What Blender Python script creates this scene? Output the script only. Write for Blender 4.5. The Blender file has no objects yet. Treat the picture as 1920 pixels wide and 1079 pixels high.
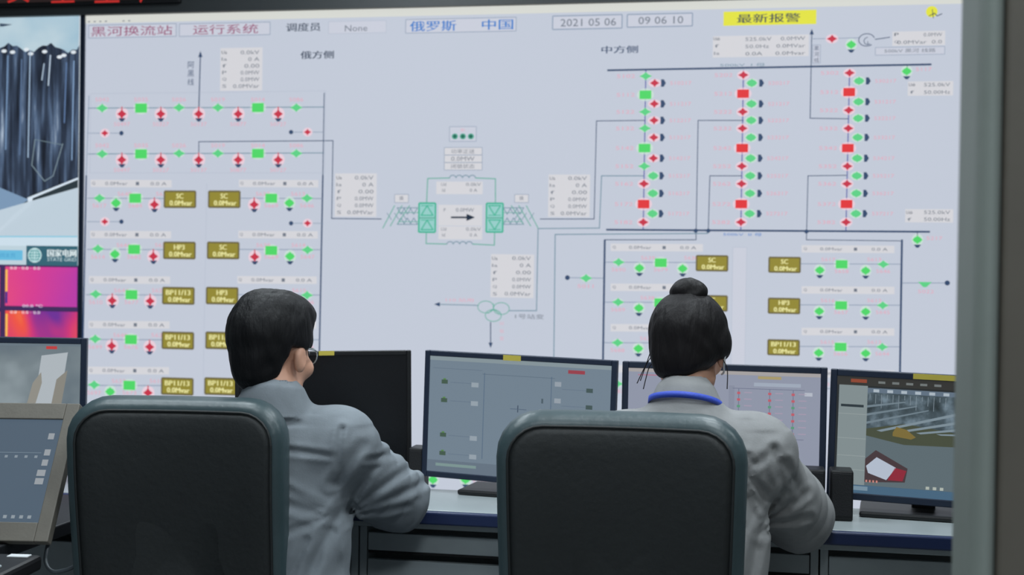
import bpy, bmesh, math, random
import numpy as np
from mathutils import Vector, Matrix
random.seed(4)
C = bpy.context.scene.collection

# ------------------------------------------------------------------ camera, world, lights, exposure
F_PX = 2400.0
EYE = np.array([0.0, 0.0, 1.33])
YAW, PITCH, ROLL = 0.18094, 0.012306, 0.014122
def cam_axes():
    cy, sy = math.cos(YAW), math.sin(YAW)
    F = np.array([-sy*math.cos(PITCH), cy*math.cos(PITCH), -math.sin(PITCH)])
    r = np.array([cy, sy, 0.0]); u = np.cross(r, F)
    return r*math.cos(ROLL)+u*math.sin(ROLL), -r*math.sin(ROLL)+u*math.cos(ROLL), F
RX, UX, FX = cam_axes()
camd = bpy.data.cameras.new('camera'); cam = bpy.data.objects.new('camera', camd); C.objects.link(cam)
M = Matrix(((RX[0], UX[0], -FX[0], EYE[0]), (RX[1], UX[1], -FX[1], EYE[1]), (RX[2], UX[2], -FX[2], EYE[2]), (0, 0, 0, 1)))
cam.matrix_world = M
camd.sensor_width = 36; camd.lens = F_PX/1920*36; camd.clip_start = 0.05
camd.dof.use_dof = True; camd.dof.focus_distance = 2.75; camd.dof.aperture_fstop = 45/1000/0.009
bpy.context.scene.camera = cam
vs = bpy.context.scene.view_settings
vs.view_transform = 'Standard'; vs.look = 'None'; vs.gamma = 1; vs.use_curve_mapping = False; vs.exposure = 0.0
w = bpy.data.worlds.new('world'); bpy.context.scene.world = w; w.use_nodes = True
w.node_tree.nodes['Background'].inputs[0].default_value = (0.55, 0.62, 0.70, 1)
w.node_tree.nodes['Background'].inputs[1].default_value = 0.38
LAMP_W = 21.0
LAMPS = [(0.3, -0.4), (-1.6, 1.8), (0.2, 1.8), (-1.6, 2.9), (0.2, 2.9), (1.9, 2.9), (-1.6, 4.4), (0.2, 4.4)]  # doorway lamp and chair row are added fill for jamb and backs

# ------------------------------------------------------------------ helpers
def ray(px, py):                       # a direction of unit depth through a point of the 1920x1079 frame
    return FX + RX*((px-960)/F_PX) - UX*((py-539.5)/F_PX)
def U(px, py, depth): return EYE + ray(px, py)*depth
def atY(px, py, Y):
    d = ray(px, py); return EYE + d*(Y/d[1])
def atZ(px, py, z):
    d = ray(px, py); return EYE + d*((z-EYE[2])/d[2])
def lin(c):
    return tuple((x/255/12.92 if x/255 <= .04045 else ((x/255+.055)/1.055)**2.4) for x in c)
MATS = {}
def mat(name, rgb, rough=.6, metal=0., bump=0., bscale=60., var=0., emit=0., spec=.5, stretch=None, coat=0.):
    if name in MATS: return MATS[name]
    m = bpy.data.materials.new(name); m.use_nodes = True; MATS[name] = m
    nt = m.node_tree; b = nt.nodes['Principled BSDF']; c = lin(rgb)
    b.inputs['Roughness'].default_value = rough; b.inputs['Metallic'].default_value = metal
    b.inputs['Specular IOR Level'].default_value = spec
    b.inputs['Coat Weight'].default_value = coat
    if emit:
        b.inputs['Base Color'].default_value = (.01, .01, .01, 1); b.inputs['Specular IOR Level'].default_value = .1
        b.inputs['Emission Color'].default_value = (*c, 1); b.inputs['Emission Strength'].default_value = emit
        return m
    b.inputs['Base Color'].default_value = (*c, 1)
    if bump or var:
        tc = nt.nodes.new('ShaderNodeTexCoord'); mp = nt.nodes.new('ShaderNodeMapping')
        nt.links.new(tc.outputs['Object'], mp.inputs[0])
        if stretch: mp.inputs['Scale'].default_value = stretch
        n = nt.nodes.new('ShaderNodeTexNoise'); n.inputs['Scale'].default_value = bscale; n.inputs['Detail'].default_value = 4
        nt.links.new(mp.outputs[0], n.inputs['Vector'])
        if bump:
            bp = nt.nodes.new('ShaderNodeBump'); bp.inputs['Strength'].default_value = bump; bp.inputs['Distance'].default_value = .004
            nt.links.new(n.outputs['Fac'], bp.inputs['Height']); nt.links.new(bp.outputs[0], b.inputs['Normal'])
        if var:
            n2 = nt.nodes.new('ShaderNodeTexNoise'); n2.inputs['Scale'].default_value = bscale*.15
            nt.links.new(mp.outputs[0], n2.inputs['Vector'])
            r = nt.nodes.new('ShaderNodeValToRGB')
            r.color_ramp.elements[0].position = .3; r.color_ramp.elements[1].position = .7
            r.color_ramp.elements[0].color = (*[x*(1-var) for x in c], 1); r.color_ramp.elements[1].color = (*[min(1, x*(1+var)) for x in c], 1)
            nt.links.new(n2.outputs['Fac'], r.inputs[0]); nt.links.new(r.outputs[0], b.inputs['Base Color'])
    return m
def glow(rgb, k=1.0):                  # a colour shown by a lit screen
    return mat('screen_%d_%d_%d' % tuple(rgb), rgb, emit=k)
def picture_mat(name, ramp, scale, detail=3, stretch=(1, 1, 1), dist=0.):   # noise picture shown by a lit screen
    m = bpy.data.materials.new(name); m.use_nodes = True; nt = m.node_tree; b = nt.nodes['Principled BSDF']
    b.inputs['Base Color'].default_value = (.01, .01, .01, 1); b.inputs['Specular IOR Level'].default_value = .1
    tc = nt.nodes.new('ShaderNodeTexCoord'); mp = nt.nodes.new('ShaderNodeMapping'); mp.inputs['Scale'].default_value = stretch
    n = nt.nodes.new('ShaderNodeTexNoise'); n.inputs['Scale'].default_value = scale; n.inputs['Detail'].default_value = detail
    n.inputs['Distortion'].default_value = dist
    r = nt.nodes.new('ShaderNodeValToRGB')
    while len(r.color_ramp.elements) < len(ramp): r.color_ramp.elements.new(.5)
    for e, (p, c) in zip(r.color_ramp.elements, ramp): e.position = p; e.color = (*lin(c), 1)
    nt.links.new(tc.outputs['Object'], mp.inputs[0]); nt.links.new(mp.outputs[0], n.inputs['Vector'])
    nt.links.new(n.outputs['Fac'], r.inputs[0]); nt.links.new(r.outputs[0], b.inputs['Emission Color'])
    b.inputs['Emission Strength'].default_value = 1
    MATS[name] = m
    return m

def link(name, me, m=None, parent=None, smooth=False):
    o = bpy.data.objects.new(name, me); C.objects.link(o)
    if m and not me.materials: me.materials.append(m)
    if parent:
        o.parent = parent; o.matrix_parent_inverse = Matrix.LocRotScale(parent.location, parent.rotation_euler, None).inverted() if parent.get('_w') else Matrix.Identity(4)
    if smooth:
        for p in me.polygons: p.use_smooth = True
    return o
def build(name, bm, m, parent=None, smooth=False):
    me = bpy.data.meshes.new(name); bm.normal_update(); bm.to_mesh(me); bm.free()
    return link(name, me, m, parent, smooth)
def tag(o, label, cat, group=None):
    o['label'] = label; o['category'] = cat
    if group: o['group'] = group
    return o
def thing(name, label, cat, loc=(0, 0, 0), rot=(0, 0, 0), group=None, world=False):
    """an Empty at the thing's base; world=True: parts are given in world coordinates"""
    o = bpy.data.objects.new(name, None); C.objects.link(o); o.empty_display_size = .05
    o.location = Vector([float(v) for v in loc]); o.rotation_euler = rot
    if world: o['_w'] = 1
    return tag(o, label, cat, group)
def structure(o): o['kind'] = 'structure'; return o
def box(bm, lo, hi, bevel=0., mtx=None, seg=2):
    r = bmesh.ops.create_cube(bm, size=1); vv = r['verts']
    for v in vv: v.co = Vector([(lo[i]+hi[i])/2+v.co[i]*(hi[i]-lo[i]) for i in range(3)])
    if bevel:
        ed = list({e for v in vv for e in v.link_edges})
        rr = bmesh.ops.bevel(bm, geom=ed, offset=bevel, segments=seg, profile=.5, affect='EDGES')
        vv = list({v for f in rr['faces'] for v in f.verts} | {v for v in vv if v.is_valid})
    if mtx is not None: bmesh.ops.transform(bm, matrix=mtx, verts=vv)
    return vv
def bx(name, lo, hi, m, parent=None, bevel=.003, mtx=None):
    bm = bmesh.new(); box(bm, lo, hi, bevel, mtx); return build(name, bm, m, parent)
def tube(bm, pts, rad, n=10, cap=True):
    pts = [Vector(p) for p in pts]; rads = rad if isinstance(rad, (list, tuple)) else [rad]*len(pts)
    rings = []; prev = None
    for i, p in enumerate(pts):
        t = (pts[min(i+1, len(pts)-1)]-pts[max(i-1, 0)]).normalized()
        a = prev if prev is not None else (Vector((0, 0, 1)) if abs(t.z) < .9 else Vector((1, 0, 0)))
        a = (a-t*a.dot(t)).normalized(); b = t.cross(a); prev = a
        rings.append([bm.verts.new(p+(a*math.cos(2*math.pi*k/n)+b*math.sin(2*math.pi*k/n))*rads[i]) for k in range(n)])
    for r0, r1 in zip(rings, rings[1:]):
        for k in range(n): bm.faces.new((r0[k], r0[(k+1) % n], r1[(k+1) % n], r1[k]))
    if cap: bm.faces.new(rings[0][::-1]); bm.faces.new(rings[-1])
def spline(pts, n=8):
    P = [Vector(p) for p in pts]; out = []
    for i in range(len(P)-1):
        p0, p1, p2, p3 = P[max(i-1, 0)], P[i], P[i+1], P[min(i+2, len(P)-1)]
        for k in range(n):
            t = k/n
            out.append(.5*((2*p1)+(p2-p0)*t+(2*p0-5*p1+4*p2-p3)*t*t+(3*p1-p0-3*p2+p3)*t**3))
    out.append(P[-1]); return out

# ------------------------------------------------------------------ lettering
FONT = {}
def glyphs(s):
    if s in FONT: return FONT[s]
    cu = bpy.data.curves.new('t', 'FONT'); cu.body = s; cu.resolution_u = 2; cu.fill_mode = 'FRONT'
    o = bpy.data.objects.new('t', cu); C.objects.link(o)
    dg = bpy.context.evaluated_depsgraph_get(); dg.update()
    me = bpy.data.meshes.new_from_object(o.evaluated_get(dg))
    v = np.array([tuple(x.co)[:2] for x in me.vertices]).reshape(-1, 2); f = [tuple(p.vertices) for p in me.polygons]
    bpy.data.objects.remove(o); bpy.data.curves.remove(cu); bpy.data.meshes.remove(me)
    if len(v):
        v = v-np.array([(v[:, 0].min()+v[:, 0].max())/2, (v[:, 1].min()+v[:, 1].max())/2])
    FONT[s] = (v, f); return FONT[s]

class Canvas:
    """flat picture of a lit screen: polygons and letters lying on one plane, laid in thin layers"""
    def __init__(s, origin, u, v):      # v points up; normal towards the viewer
        s.o, s.u, s.v = np.array(origin), np.array(u), np.array(v)
        s.n = np.cross(s.u, s.v); s.verts = []; s.faces = []; s.mi = []; s.mats = []
    def p(s, px, py):                   # frame point -> metres on the plane
        d = ray(px, py); t = np.dot(s.o-EYE, s.n)/np.dot(d, s.n); q = EYE+d*t-s.o
        return np.array([q@s.u, q@s.v])
    def mat(s, m):
        if m not in s.mats: s.mats.append(m)
        return s.mats.index(m)
    def add(s, pts2, faces, m, layer):
        k = len(s.verts); i = s.mat(m)
        for q in pts2: s.verts.append(s.o+s.u*q[0]+s.v*q[1]+s.n*(layer*.0006))
        for f in faces: s.faces.append([k+a for a in f]); s.mi.append(i)
    def poly(s, pts, m, layer=1): s.add([s.p(*q) for q in pts], [list(range(len(pts)))[::-1]], m, layer)
    def line(s, pts, m, wpx=1.3, layer=2, closed=False):
        P = [s.p(*q) for q in pts]
        if closed: P.append(P[0])
        w = np.linalg.norm(s.p(pts[0][0]+wpx, pts[0][1])-s.p(*pts[0]))/2
        for a, b in zip(P, P[1:]):
            d = b-a; L = np.linalg.norm(d)
            if L < 1e-6: continue
            d /= L; n = np.array([-d[1], d[0]])*w; e = d*w*.8
            s.add([a-n-e, b-n+e, b+n+e, a+n-e], [[0, 1, 2, 3]], m, layer)
    def shape(s, c, pts, m, layer=3):   # pts in px about c, with screen axes
        q = s.p(*c); k = np.linalg.norm(s.p(c[0]+1, c[1])-q)
        s.add([q+k*np.array([x, -y]) for x, y in pts], [list(range(len(pts)))[::-1]], m, layer)
    def rect(s, x0, y0, x1, y1, m, layer=1, border=None, bw=1.2):
        c = ((x0+x1)/2, (y0+y1)/2); a, b = (x1-x0)/2, (y1-y0)/2
        pts = [(-a, -b), (a, -b), (a, b), (-a, b)]
        if m: s.shape(c, pts, m, layer)
        if border:
            for (p0, p1) in zip(pts, pts[1:]+pts[:1]):
                dx, dy = (bw/2, 0) if abs(p0[0]-p1[0]) < 1e-6 else (0, bw/2)
                lo = (min(p0[0], p1[0])-dx, min(p0[1], p1[1])-dy); hi = (max(p0[0], p1[0])+dx, max(p0[1], p1[1])+dy)
                s.shape(c, [lo, (hi[0], lo[1]), hi, (lo[0], hi[1])], border, layer+1)
    def disc(s, c, r, m, layer=3, n=14, ry=None):
        ry = ry or r; s.shape(c, [(r*math.cos(6.2832*k/n), ry*math.sin(6.2832*k/n)) for k in range(n)], m, layer)
    def ring(s, c, r, m, wpx=1.2, layer=3, n=20, a0=0, a1=6.2832, ry=None):
        q = s.p(*c); k = np.linalg.norm(s.p(c[0]+1, c[1])-q); ry = ry or r
        for i in range(n):
            t0, t1 = a0+(a1-a0)*i/n, a0+(a1-a0)*(i+1)/n
            P = [(math.cos(t)*(r+o), math.sin(t)*(ry+o)) for t, o in ((t0, -wpx/2), (t1, -wpx/2), (t1, wpx/2), (t0, wpx/2))]
            s.add([q+k*np.array(x) for x in P], [[0, 1, 2, 3]], m, layer)
    def text(s, c, string, hpx, m, layer=4, wpx=None, bold=0):
        v, f = glyphs(string)
        if not len(v): return
        q = s.p(*c); k = np.linalg.norm(s.p(c[0]+1, c[1])-q)
        h = v[:, 1].max()-v[:, 1].min(); wd = v[:, 0].max()-v[:, 0].min()
        sy = k*hpx/h; sx = k*wpx/wd if wpx else sy
        offs = [(0, 0)] if not bold else [(-bold*k, 0), (bold*k, 0)]
        for i, (ox, oy) in enumerate(offs):
            s.add([q+np.array([a*sx+ox, b*sy+oy]) for a, b in v], f, m, layer+i*.2)
    def finish(s, name, parent=None):
        me = bpy.data.meshes.new(name)
        me.from_pydata([tuple(map(float, v)) for v in s.verts], [], s.faces)
        for m in s.mats: me.materials.append(m)
        me.polygons.foreach_set('material_index', s.mi); me.update()
        return link(name, me, None, parent)

# ------------------------------------------------------------------ materials of the place
m_wall = mat('wall_paint', (96, 104, 104), .8, bump=.15, bscale=90, var=.05)
m_ceil = mat('ceiling_tile', (200, 204, 204), .9, bump=.2, bscale=120)
m_floor = mat('floor_tile', (120, 124, 126), .35, var=.06, bscale=20)
m_header = mat('dark_header_board', (50, 54, 56), .5, bump=.1, bscale=40, var=.04)
m_bezel = mat('dark_blue_black_plastic', (28, 40, 60), .4, bump=.05, bscale=200)
m_black = mat('black_plastic', (14, 15, 18), .45, bump=.05, bscale=200)
m_taupe = mat('taupe_plastic', (104, 100, 92), .55, bump=.08, bscale=160, var=.05)
m_top = mat('light_grey_laminate', (150, 158, 160), .32, var=.03, bscale=30)
m_edge = mat('navy_edge_band', (18, 35, 74), .4, var=.05)
m_steel = mat('grey_painted_steel', (150, 159, 162), .45, bump=.05, bscale=150, var=.03)
m_dark = mat('shadow_gap_black', (10, 11, 12), .8, var=.05)
m_leather = mat('black_leather', (27, 31, 32), .6, bump=.25, bscale=70, var=.08)
m_leather_sheen = mat('black_leather_sheen', (54, 70, 74), .4, bump=.2, bscale=60, var=.08)  # black leather with the teal sheen of overhead light put into its colour
m_skin = mat('skin', (196, 148, 124), .55, var=.05, bscale=30)
m_hair = mat('black_hair', (11, 11, 14), .6, spec=.25, bump=.7, bscale=120, var=.25, stretch=(1, 1, .22))
m_hair2 = mat('very_dark_brown_hair', (17, 14, 16), .6, spec=.25, bump=.7, bscale=120, var=.25, stretch=(1, 1, .22))
m_jacket = mat('grey_work_fabric', (120, 127, 133), .9, spec=.2, bump=.12, bscale=260, var=.05)
m_jacket2 = mat('pale_grey_work_fabric', (141, 142, 143), .9, spec=.2, bump=.12, bscale=260, var=.05)
m_trouser = mat('dark_trousers', (50, 56, 66), .85, bump=.2, bscale=160, var=.05)
m_lany = mat('blue_lanyard', (58, 84, 196), .6, bump=.2, bscale=200)
m_yel = mat('yellow_label', (196, 180, 74), .6, var=.05)
m_white = mat('white_plastic', (200, 204, 206), .5, var=.02)

# ------------------------------------------------------------------ the room
YW = 5.5        # plane of the video wall
structure(bx('floor', (-4.6, -1.6, -.1), (2.9, 6.2, 0), m_floor, bevel=0))
structure(bx('ceiling', (-4.6, -1.6, 3.1), (2.9, 6.2, 3.2), m_ceil, bevel=0))
structure(bx('wall_back', (-4.6, 5.85, 0), (2.9, 6.0, 3.1), m_wall, bevel=0))
structure(bx('wall_left', (-4.6, -1.6, 0), (-4.45, 5.85, 3.1), m_wall, bevel=0))
structure(bx('wall_right', (2.75, 1.25, 0), (2.9, 5.85, 3.1), m_wall, bevel=0))
# the doorway the photo is taken through: its right jamb, trim and wall
m_jambl = mat('grey_green_paint', (128, 136, 130), .6, bump=.1, bscale=60, var=.04)
m_jambr = mat('brown_grey_paint', (92, 87, 78), .6, bump=.1, bscale=60, var=.04)
jx = U(1824, 500, 1.2); jm = U(1870, 500, 1.2)
bm = bmesh.new()                                                # rounded casing
cx = (jx[0]+jm[0])/2; rw = (jm[0]-jx[0])/2
ring = [(cx-rw*math.cos(t), jx[1]-.022*math.sin(t)) for t in [math.pi*i/14 for i in range(15)]]
ring += [(jm[0], jx[1]+.09), (jx[0], jx[1]+.09)]
a = [bm.verts.new((x, y, 0)) for x, y in ring]; b = [bm.verts.new((x, y, 2.5)) for x, y in ring]
for i in range(len(ring)): bm.faces.new((a[i], a[(i+1) % len(a)], b[(i+1) % len(a)], b[i]))
bm.faces.new(a[::-1]); bm.faces.new(b)
bmesh.ops.recalc_face_normals(bm, faces=bm.faces)
structure(build('trim_1', bm, m_jambl))
structure(bx('wall_front', (jm[0]+.004, jx[1]+.006, 0), (2.75, jx[1]+.09, 3.1), m_jambr, bevel=.004))
# luminaires over the room, plus unseen fill added at doorway and chairs
def luminaire(x, y, i):
    where = {(-.4): 'added outside the doorway to brighten the jamb', (1.8): 'added above the office chairs to light backs', (2.9): 'above the operators', (4.4): 'in front of the video wall'}[y]
    side = {-1.6: 'left', 'x': '', .3: 'single', .2: 'middle', 1.9: 'right'}[x]
    t = thing('ceiling_light', 'flat square ceiling light %s, the %s one' % (where, side), 'ceiling light', (x, y, 3.1), group='ceiling lights')
    bm = bmesh.new(); box(bm, (-.31, -.31, -.03), (-.29, .31, 0)); box(bm, (.29, -.31, -.03), (.31, .31, 0)); box(bm, (-.29, -.31, -.03), (.29, -.29, 0)); box(bm, (-.29, .29, -.03), (.29, .31, 0))
    build('frame', bm, m_white, t)
    bx('diffuser', (-.29, -.29, -.02), (.29, .29, -.005), mat('lamp_glow', (225, 240, 250), emit=3.), t, 0)
    l = bpy.data.lights.new('lamp_light', 'AREA'); l.shape = 'SQUARE'; l.size = .56; l.energy = LAMP_W*(2.2 if y < 0 else 1); l.color = (.88, .96, 1.)
    lo = bpy.data.objects.new('lamp_light', l); C.objects.link(lo); lo.parent = t; lo.location = (0, 0, -.035)
for i, (x, y) in enumerate(LAMPS): luminaire(x, y, i)

# ------------------------------------------------------------------ the video wall
BG = glow((194, 201, 215)); BG2 = glow((201, 205, 218)); CREAM = glow((212, 212, 217)); STRIP = glow((214, 216, 210))
NAVY = glow((52, 74, 108)); TEAL = glow((110, 142, 160)); GLN = glow((92, 172, 152)); THIN = glow((140, 156, 178)); INK = glow((48, 64, 86))
GRN = glow((80, 214, 104)); GRN2 = glow((94, 208, 134)); RED = glow((198, 52, 74)); RED2 = glow((224, 54, 58)); HALO = glow((232, 206, 218))
PINK = glow((226, 170, 188)); BRN = glow((146, 136, 52)); BRNE = glow((108, 100, 66)); BTX = glow((232, 228, 160)); TXT = glow((112, 120, 134))
MAG = glow((150, 70, 110)); BLU = glow((62, 124, 200)); YEL = glow((226, 226, 64)); HAL2 = glow((202, 222, 214)); FAINT = glow((182, 190, 206))
cv = Canvas((0, YW, 1.33), (1, 0, 0), (0, 0, 1))
def X(px): return cv.p(px, 520)[0]
TOPZ = 1.33+cv.p(900, 12)[1]
xl, xr = X(156), X(1846)
def zrect(x0, z0, x1, z1, m, layer): cv.add([(x0, z0-1.33), (x1, z0-1.33), (x1, z1-1.33), (x0, z1-1.33)], [[0, 1, 2, 3]], m, layer)
zrect(xl, .36, xr, TOPZ, BG, 0)
zrect(xl, TOPZ-.036, xr, TOPZ, STRIP, 1)
# header row
cv.rect(166, 47, 330, 69, BG2, 1, THIN); cv.text((247, 58), '黑河换流站', 17, MAG, wpx=152)
cv.rect(336, 44, 506, 66, BG2, 1, THIN); cv.text((423, 55), '运行系统', 17, MAG, wpx=122)
cv.text((569, 51), '调度员', 15, INK, wpx=64, bold=.3)
cv.rect(616, 40, 724, 62, BG2, 1, FAINT); cv.text((668, 53), 'None', 11, TXT, wpx=42)
cv.rect(760, 35, 967, 60, BG2, 1, THIN); cv.text((812, 49), '俄罗斯', 19, BLU, wpx=86, bold=.4); cv.text((933, 46), '中国', 19, BLU, wpx=58, bold=.4)
cv.rect(1036, 29, 1166, 54, BG2, 1, THIN, 2); cv.text((1103, 42), '2021 05 06', 14, TXT, wpx=104)
cv.rect(1176, 26, 1298, 50, BG2, 1, THIN, 2); cv.text((1239, 38), '09 06 10', 14, TXT, wpx=84)
cv.rect(1356, 20, 1530, 47, YEL, 1); cv.text((1441, 34), '最新报警', 17, INK, wpx=118, bold=.3)
cv.disc((1747, 22), 11, YEL, 2); cv.line([(1742, 30), (1752, 25), (1757, 30), (1766, 26)], INK, 1.6, 3); cv.line([(1748, 18), (1750, 34)], INK, 1.3, 3)
cv.text((595, 103), '俄方侧', 14, INK, wpx=62, bold=.3); cv.text((1162, 93), '中方侧', 14, NAVY, wpx=68, bold=.3)
cv.text((205, 40), '····  ··', 2, TXT, wpx=80)
# symbols
def dia(c, m, a=9, b=9, layer=4): cv.shape(c, [(-a, 0), (-a*.3, -b*.5), (0, -b), (a*.3, -b*.5), (a, 0), (a*.3, b*.5), (0, b), (-a*.3, b*.5)], m, layer)
def ground(x, y): cv.shape((x, y), [(-7, -3), (7, -3), (2, 3), (-2, 3)], NAVY, 3)
def small(x, y): cv.disc((x, y), 10, HAL2, 2, ry=7); dia((x, y), GRN2, 12, 8); cv.disc((x, y), 6.5, GRN2, 5, ry=5.5)
def square(x, y): cv.disc((x, y), 15, HAL2, 2, ry=11); cv.rect(x-11, y-8, x+11, y+8, GRN, 5)
def gdown(x, y):
    cv.disc((x, y), 11, HAL2, 2, ry=12); cv.disc((x, y), 8, GRN2, 4, ry=6.5); dia((x, y), GRN, 10, 9, 5); ground(x, y+12)
def rdown(x, y):
    cv.disc((x, y), 12, HALO, 2, ry=12); dia((x, y), RED, 9, 9, 5); cv.line([(x, y-13), (x, y-6)], RED, 2, 4); ground(x, y+11)
def rsm(x, y): cv.disc((x, y), 9, HALO, 3, ry=8); dia((x, y), RED, 7, 6, 5)
def box_b(x, y, a, b='0.0Mvar'):
    cv.rect(x-29, y-14, x+29, y+14, BRN, 5, BRNE, 3); cv.text((x, y-6), a, 9, BTX, 8, wpx=len(a)*6.5, bold=.5); cv.text((x+2, y+7), b, 9, BTX, 8, wpx=42, bold=.5)
def hstrip(x0, x1, y, slope=.006):
    cv.poly([(x0, y-7), (x1, y-7+slope*(x1-x0)), (x1, y+7+slope*(x1-x0)), (x0, y+7)], CREAM, 1)
    n = int((x1-x0)/150*3)
    for i, s in enumerate(('Q', '0.0Mvar', 'I', '0.0 A')):
        f = (.04, .32, .58, .84)[i]; cv.text((x0+f*(x1-x0), y+slope*f*(x1-x0)), s, 6, TXT, wpx=6*len(s))
def tiny(x, y, s='5011', w=34): cv.text((x, y), s, 7, PINK, wpx=w)
def feeder(y, x0, x1, bus, parts, boxx, name, head=None):
    sl = .004
    cv.line([(x0, y), (x1, y+sl*(x1-x0))], THIN, 1.5, 2)
    for kind, x, dy in parts: {'s': small, 'q': square, 'g': gdown, 'r': rdown}[kind](x, y+dy); tiny(x+16 if kind in 'gr' else x, y-8 if kind in 'gr' else y+14, '56%02d' % (x % 90+10), 26)
    if name: box_b(boxx, y+2, name)
    if head: hstrip(head[0], head[1], y-28)
# left block
cv.line([(167, 180), (162, 330)], THIN, 1.4); cv.line([(608, 175), (605.5, 330)], NAVY, 1.6)
cv.line([(162, 330), (153, 790)], NAVY, 2.6); cv.line([(605.5, 330), (597, 760)], NAVY, 2.8)
cv.rect(166, 178, 606, 320, None, 1, FAINT, 1)
for y in (203, 289):
    cv.line([(166, y), (607, y-2)], TEAL, 1.5)
    for x in (192, 336, 409, 556): small(x, y-1*(x > 300))
    for x in (265, 484): square(x, y-(x > 300))
    for x in (229, 302, 373, 447, 522): rdown(x, y+11); tiny(x, y+30, '50%02d7' % (x % 90), 30)
    for x in (192, 265, 336, 409, 484, 556): tiny(x, y-16, '50%02d' % (x % 80+10), 26)
for y, yr in ((250, 248), (416, 419)):
    cv.line([(164, y), (226, y)], THIN, 1.2); rsm(197, y); cv.disc((228, y), 4, NAVY, 3)
    cv.line([(546, yr), (606, yr)], THIN, 1.2); rsm(577, yr); cv.disc((546, yr), 4, NAVY, 3)
cv.line([(373, 289), (373, 266), (624.5, 264), (622, 410), (715, 411)], NAVY, 1.5)
cv.line([(376, 102), (373, 205)], NAVY, 2); cv.shape((376, 102), [(-4, 5), (0, -6), (4, 5)], NAVY, 3)
for i, ch in enumerate('阿黑线'): cv.text((358.5-.2*i, 122+16*i), ch, 12, NAVY)
def values(x0, y0, x1, y1, rows, bg=CREAM):
    cv.rect(x0, y0, x1, y1, bg, 1)
    n = len(rows)
    for i, (a, b) in enumerate(rows):
        y = y0+(y1-y0)*(i+.5)/n
        cv.text((x0+8, y), a, 6, TXT if i else INK, wpx=6+2*len(a)); cv.text((x1-5-len(b)*3.6, y), b, 7, TXT, wpx=len(b)*7)
SIX = [('Ua', '0.0kV'), ('Ia', '0 A'), ('f', '0.00'), ('P', '0.0MW'), ('Q', '0.0MW'), ('S', '0.0MVar')]
values(413, 92, 492, 168, SIX); values(628, 327, 706, 405, SIX); values(1028, 328, 1106, 407, SIX); values(920, 478, 1001, 558, SIX)
names = [('SC', 'SC'), ('HP3', 'SC'), ('BP11/13', 'HP3'), ('BP11/13', 'BP11/13'), ('BP11/13', 'BP11/13'), ('BP11/13', 'BP11/13')]
lp = [[('s', 187, 0), ('g', 218, 9), ('q', 254, 0), ('r', 290, 12)], [('s', 184, -1), ('g', 216, 9), ('q', 252, 0), ('r', 288, 13)],
      [('s', 180, -1), ('r', 211, 11), ('q', 247, 0), ('r', 282, 12)], [('s', 179, -1), ('r', 210, 12), ('q', 246, 0), ('r', 281, 14)],
      [('s', 177, -1), ('g', 207, 12), ('q', 243, 0), ('r', 278, 14)], [('s', 176, -1), ('g', 206, 12), ('q', 242, 0), ('r', 277, 14)]]
rp = [[('r', 477, 12), ('q', 509, 0), ('g', 543, 9), ('s', 576, 0)], [('r', 478, 14), ('q', 509, 2), ('g', 544, 13), ('s', 577, 1)],
      [('q', 509, 1), ('r', 545, 13), ('s', 576, 1)], [('g', 478, 12), ('q', 509, 1), ('g', 545, 13), ('s', 576, 1)],
      [('g', 478, 12), ('q', 509, 1), ('g', 545, 13), ('s', 576, 1)], [('g', 478, 12), ('q', 509, 1), ('g', 545, 13), ('s', 576, 1)]]
for i, y in enumerate((372, 468, 553, 637, 723, 810)):
    dx = (0, -1, -3, -4, -5, -6)[i]
    feeder(y, 165+dx, 312+dx, 0, lp[i], 338+dx, names[i][0], (170+dx, 322+dx))
    feeder(y, 448+dx, 604+dx, 0, rp[i], (421, 419, 417, 416, 414, 413)[i], names[i][1], (448+dx, 597+dx))
cv.disc((474, 566), 9, YEL, 4); cv.line([(388, 345), (380, 780)], FAINT, 1)
# middle block
cv.rect(843, 238, 893, 265, BG2, 1, THIN, 1)
for x in (853, 868, 883): cv.disc((x, 256), 6, GLN, 3, ry=5.5); cv.disc((x, 256), 3.6, glow((30, 104, 84)), 4)
cv.text((868, 244), '极1', 6, PINK)
for y, s in ((284, '功率正送'), (298, '0.0MW'), (312, '闭锁状态')): cv.rect(833, y-7, 904, y+7, CREAM, 1, THIN, 1); cv.text((868, y), s, 8, TXT, wpx=44)
cv.line([(800, 381), (802, 335), (843, 334)], GLN, 1.8); cv.line([(892, 334), (929, 335.5), (929, 381)], GLN, 1.8)
cv.line([(799.5, 435), (799, 457), (838, 458)], GLN, 1.8); cv.line([(886, 458), (927, 460), (927.5, 435)], GLN, 1.8)
for k in range(4): cv.ring((849+12.2*k, 334), 6, TEAL, 1.6, 3, 8, 0, 3.1416, ry=5); cv.ring((844+12*k, 458.5), 6, TEAL, 1.6, 3, 8, 0, 3.1416, ry=5)
for x in (801, 927.5):
    cv.rect(x-15.5, 382, x+15.5, 435, glow((150, 204, 200)), 2, glow((60, 178, 146)), 3); cv.line([(x-15, 409), (x+15, 409)], GLN, 2.5, 4)
    for y in (395, 422):
        up = -1 if x < 860 else 1
        cv.line([(x-11, y-9*up), (x, y+9*up), (x+11, y-9*up)], glow((60, 178, 146)), 2, 4, True); cv.line([(x-11, y+9*up), (x+11, y+9*up)], glow((60, 178, 146)), 1.4, 4)
cv.rect(818, 341, 905, 364, CREAM, 1); cv.rect(822, 385, 904, 423, CREAM, 1); cv.rect(822, 425, 904, 449, CREAM, 1)
for y0 in (346, 430):
    for dy in (0, 11): cv.text((832, y0+dy), 'Ud' if not dy else 'Id', 6, TXT); cv.text((888, y0+dy), '0.0kV' if not dy else '0 A', 6, TXT, wpx=28 if not dy else 14)
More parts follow.
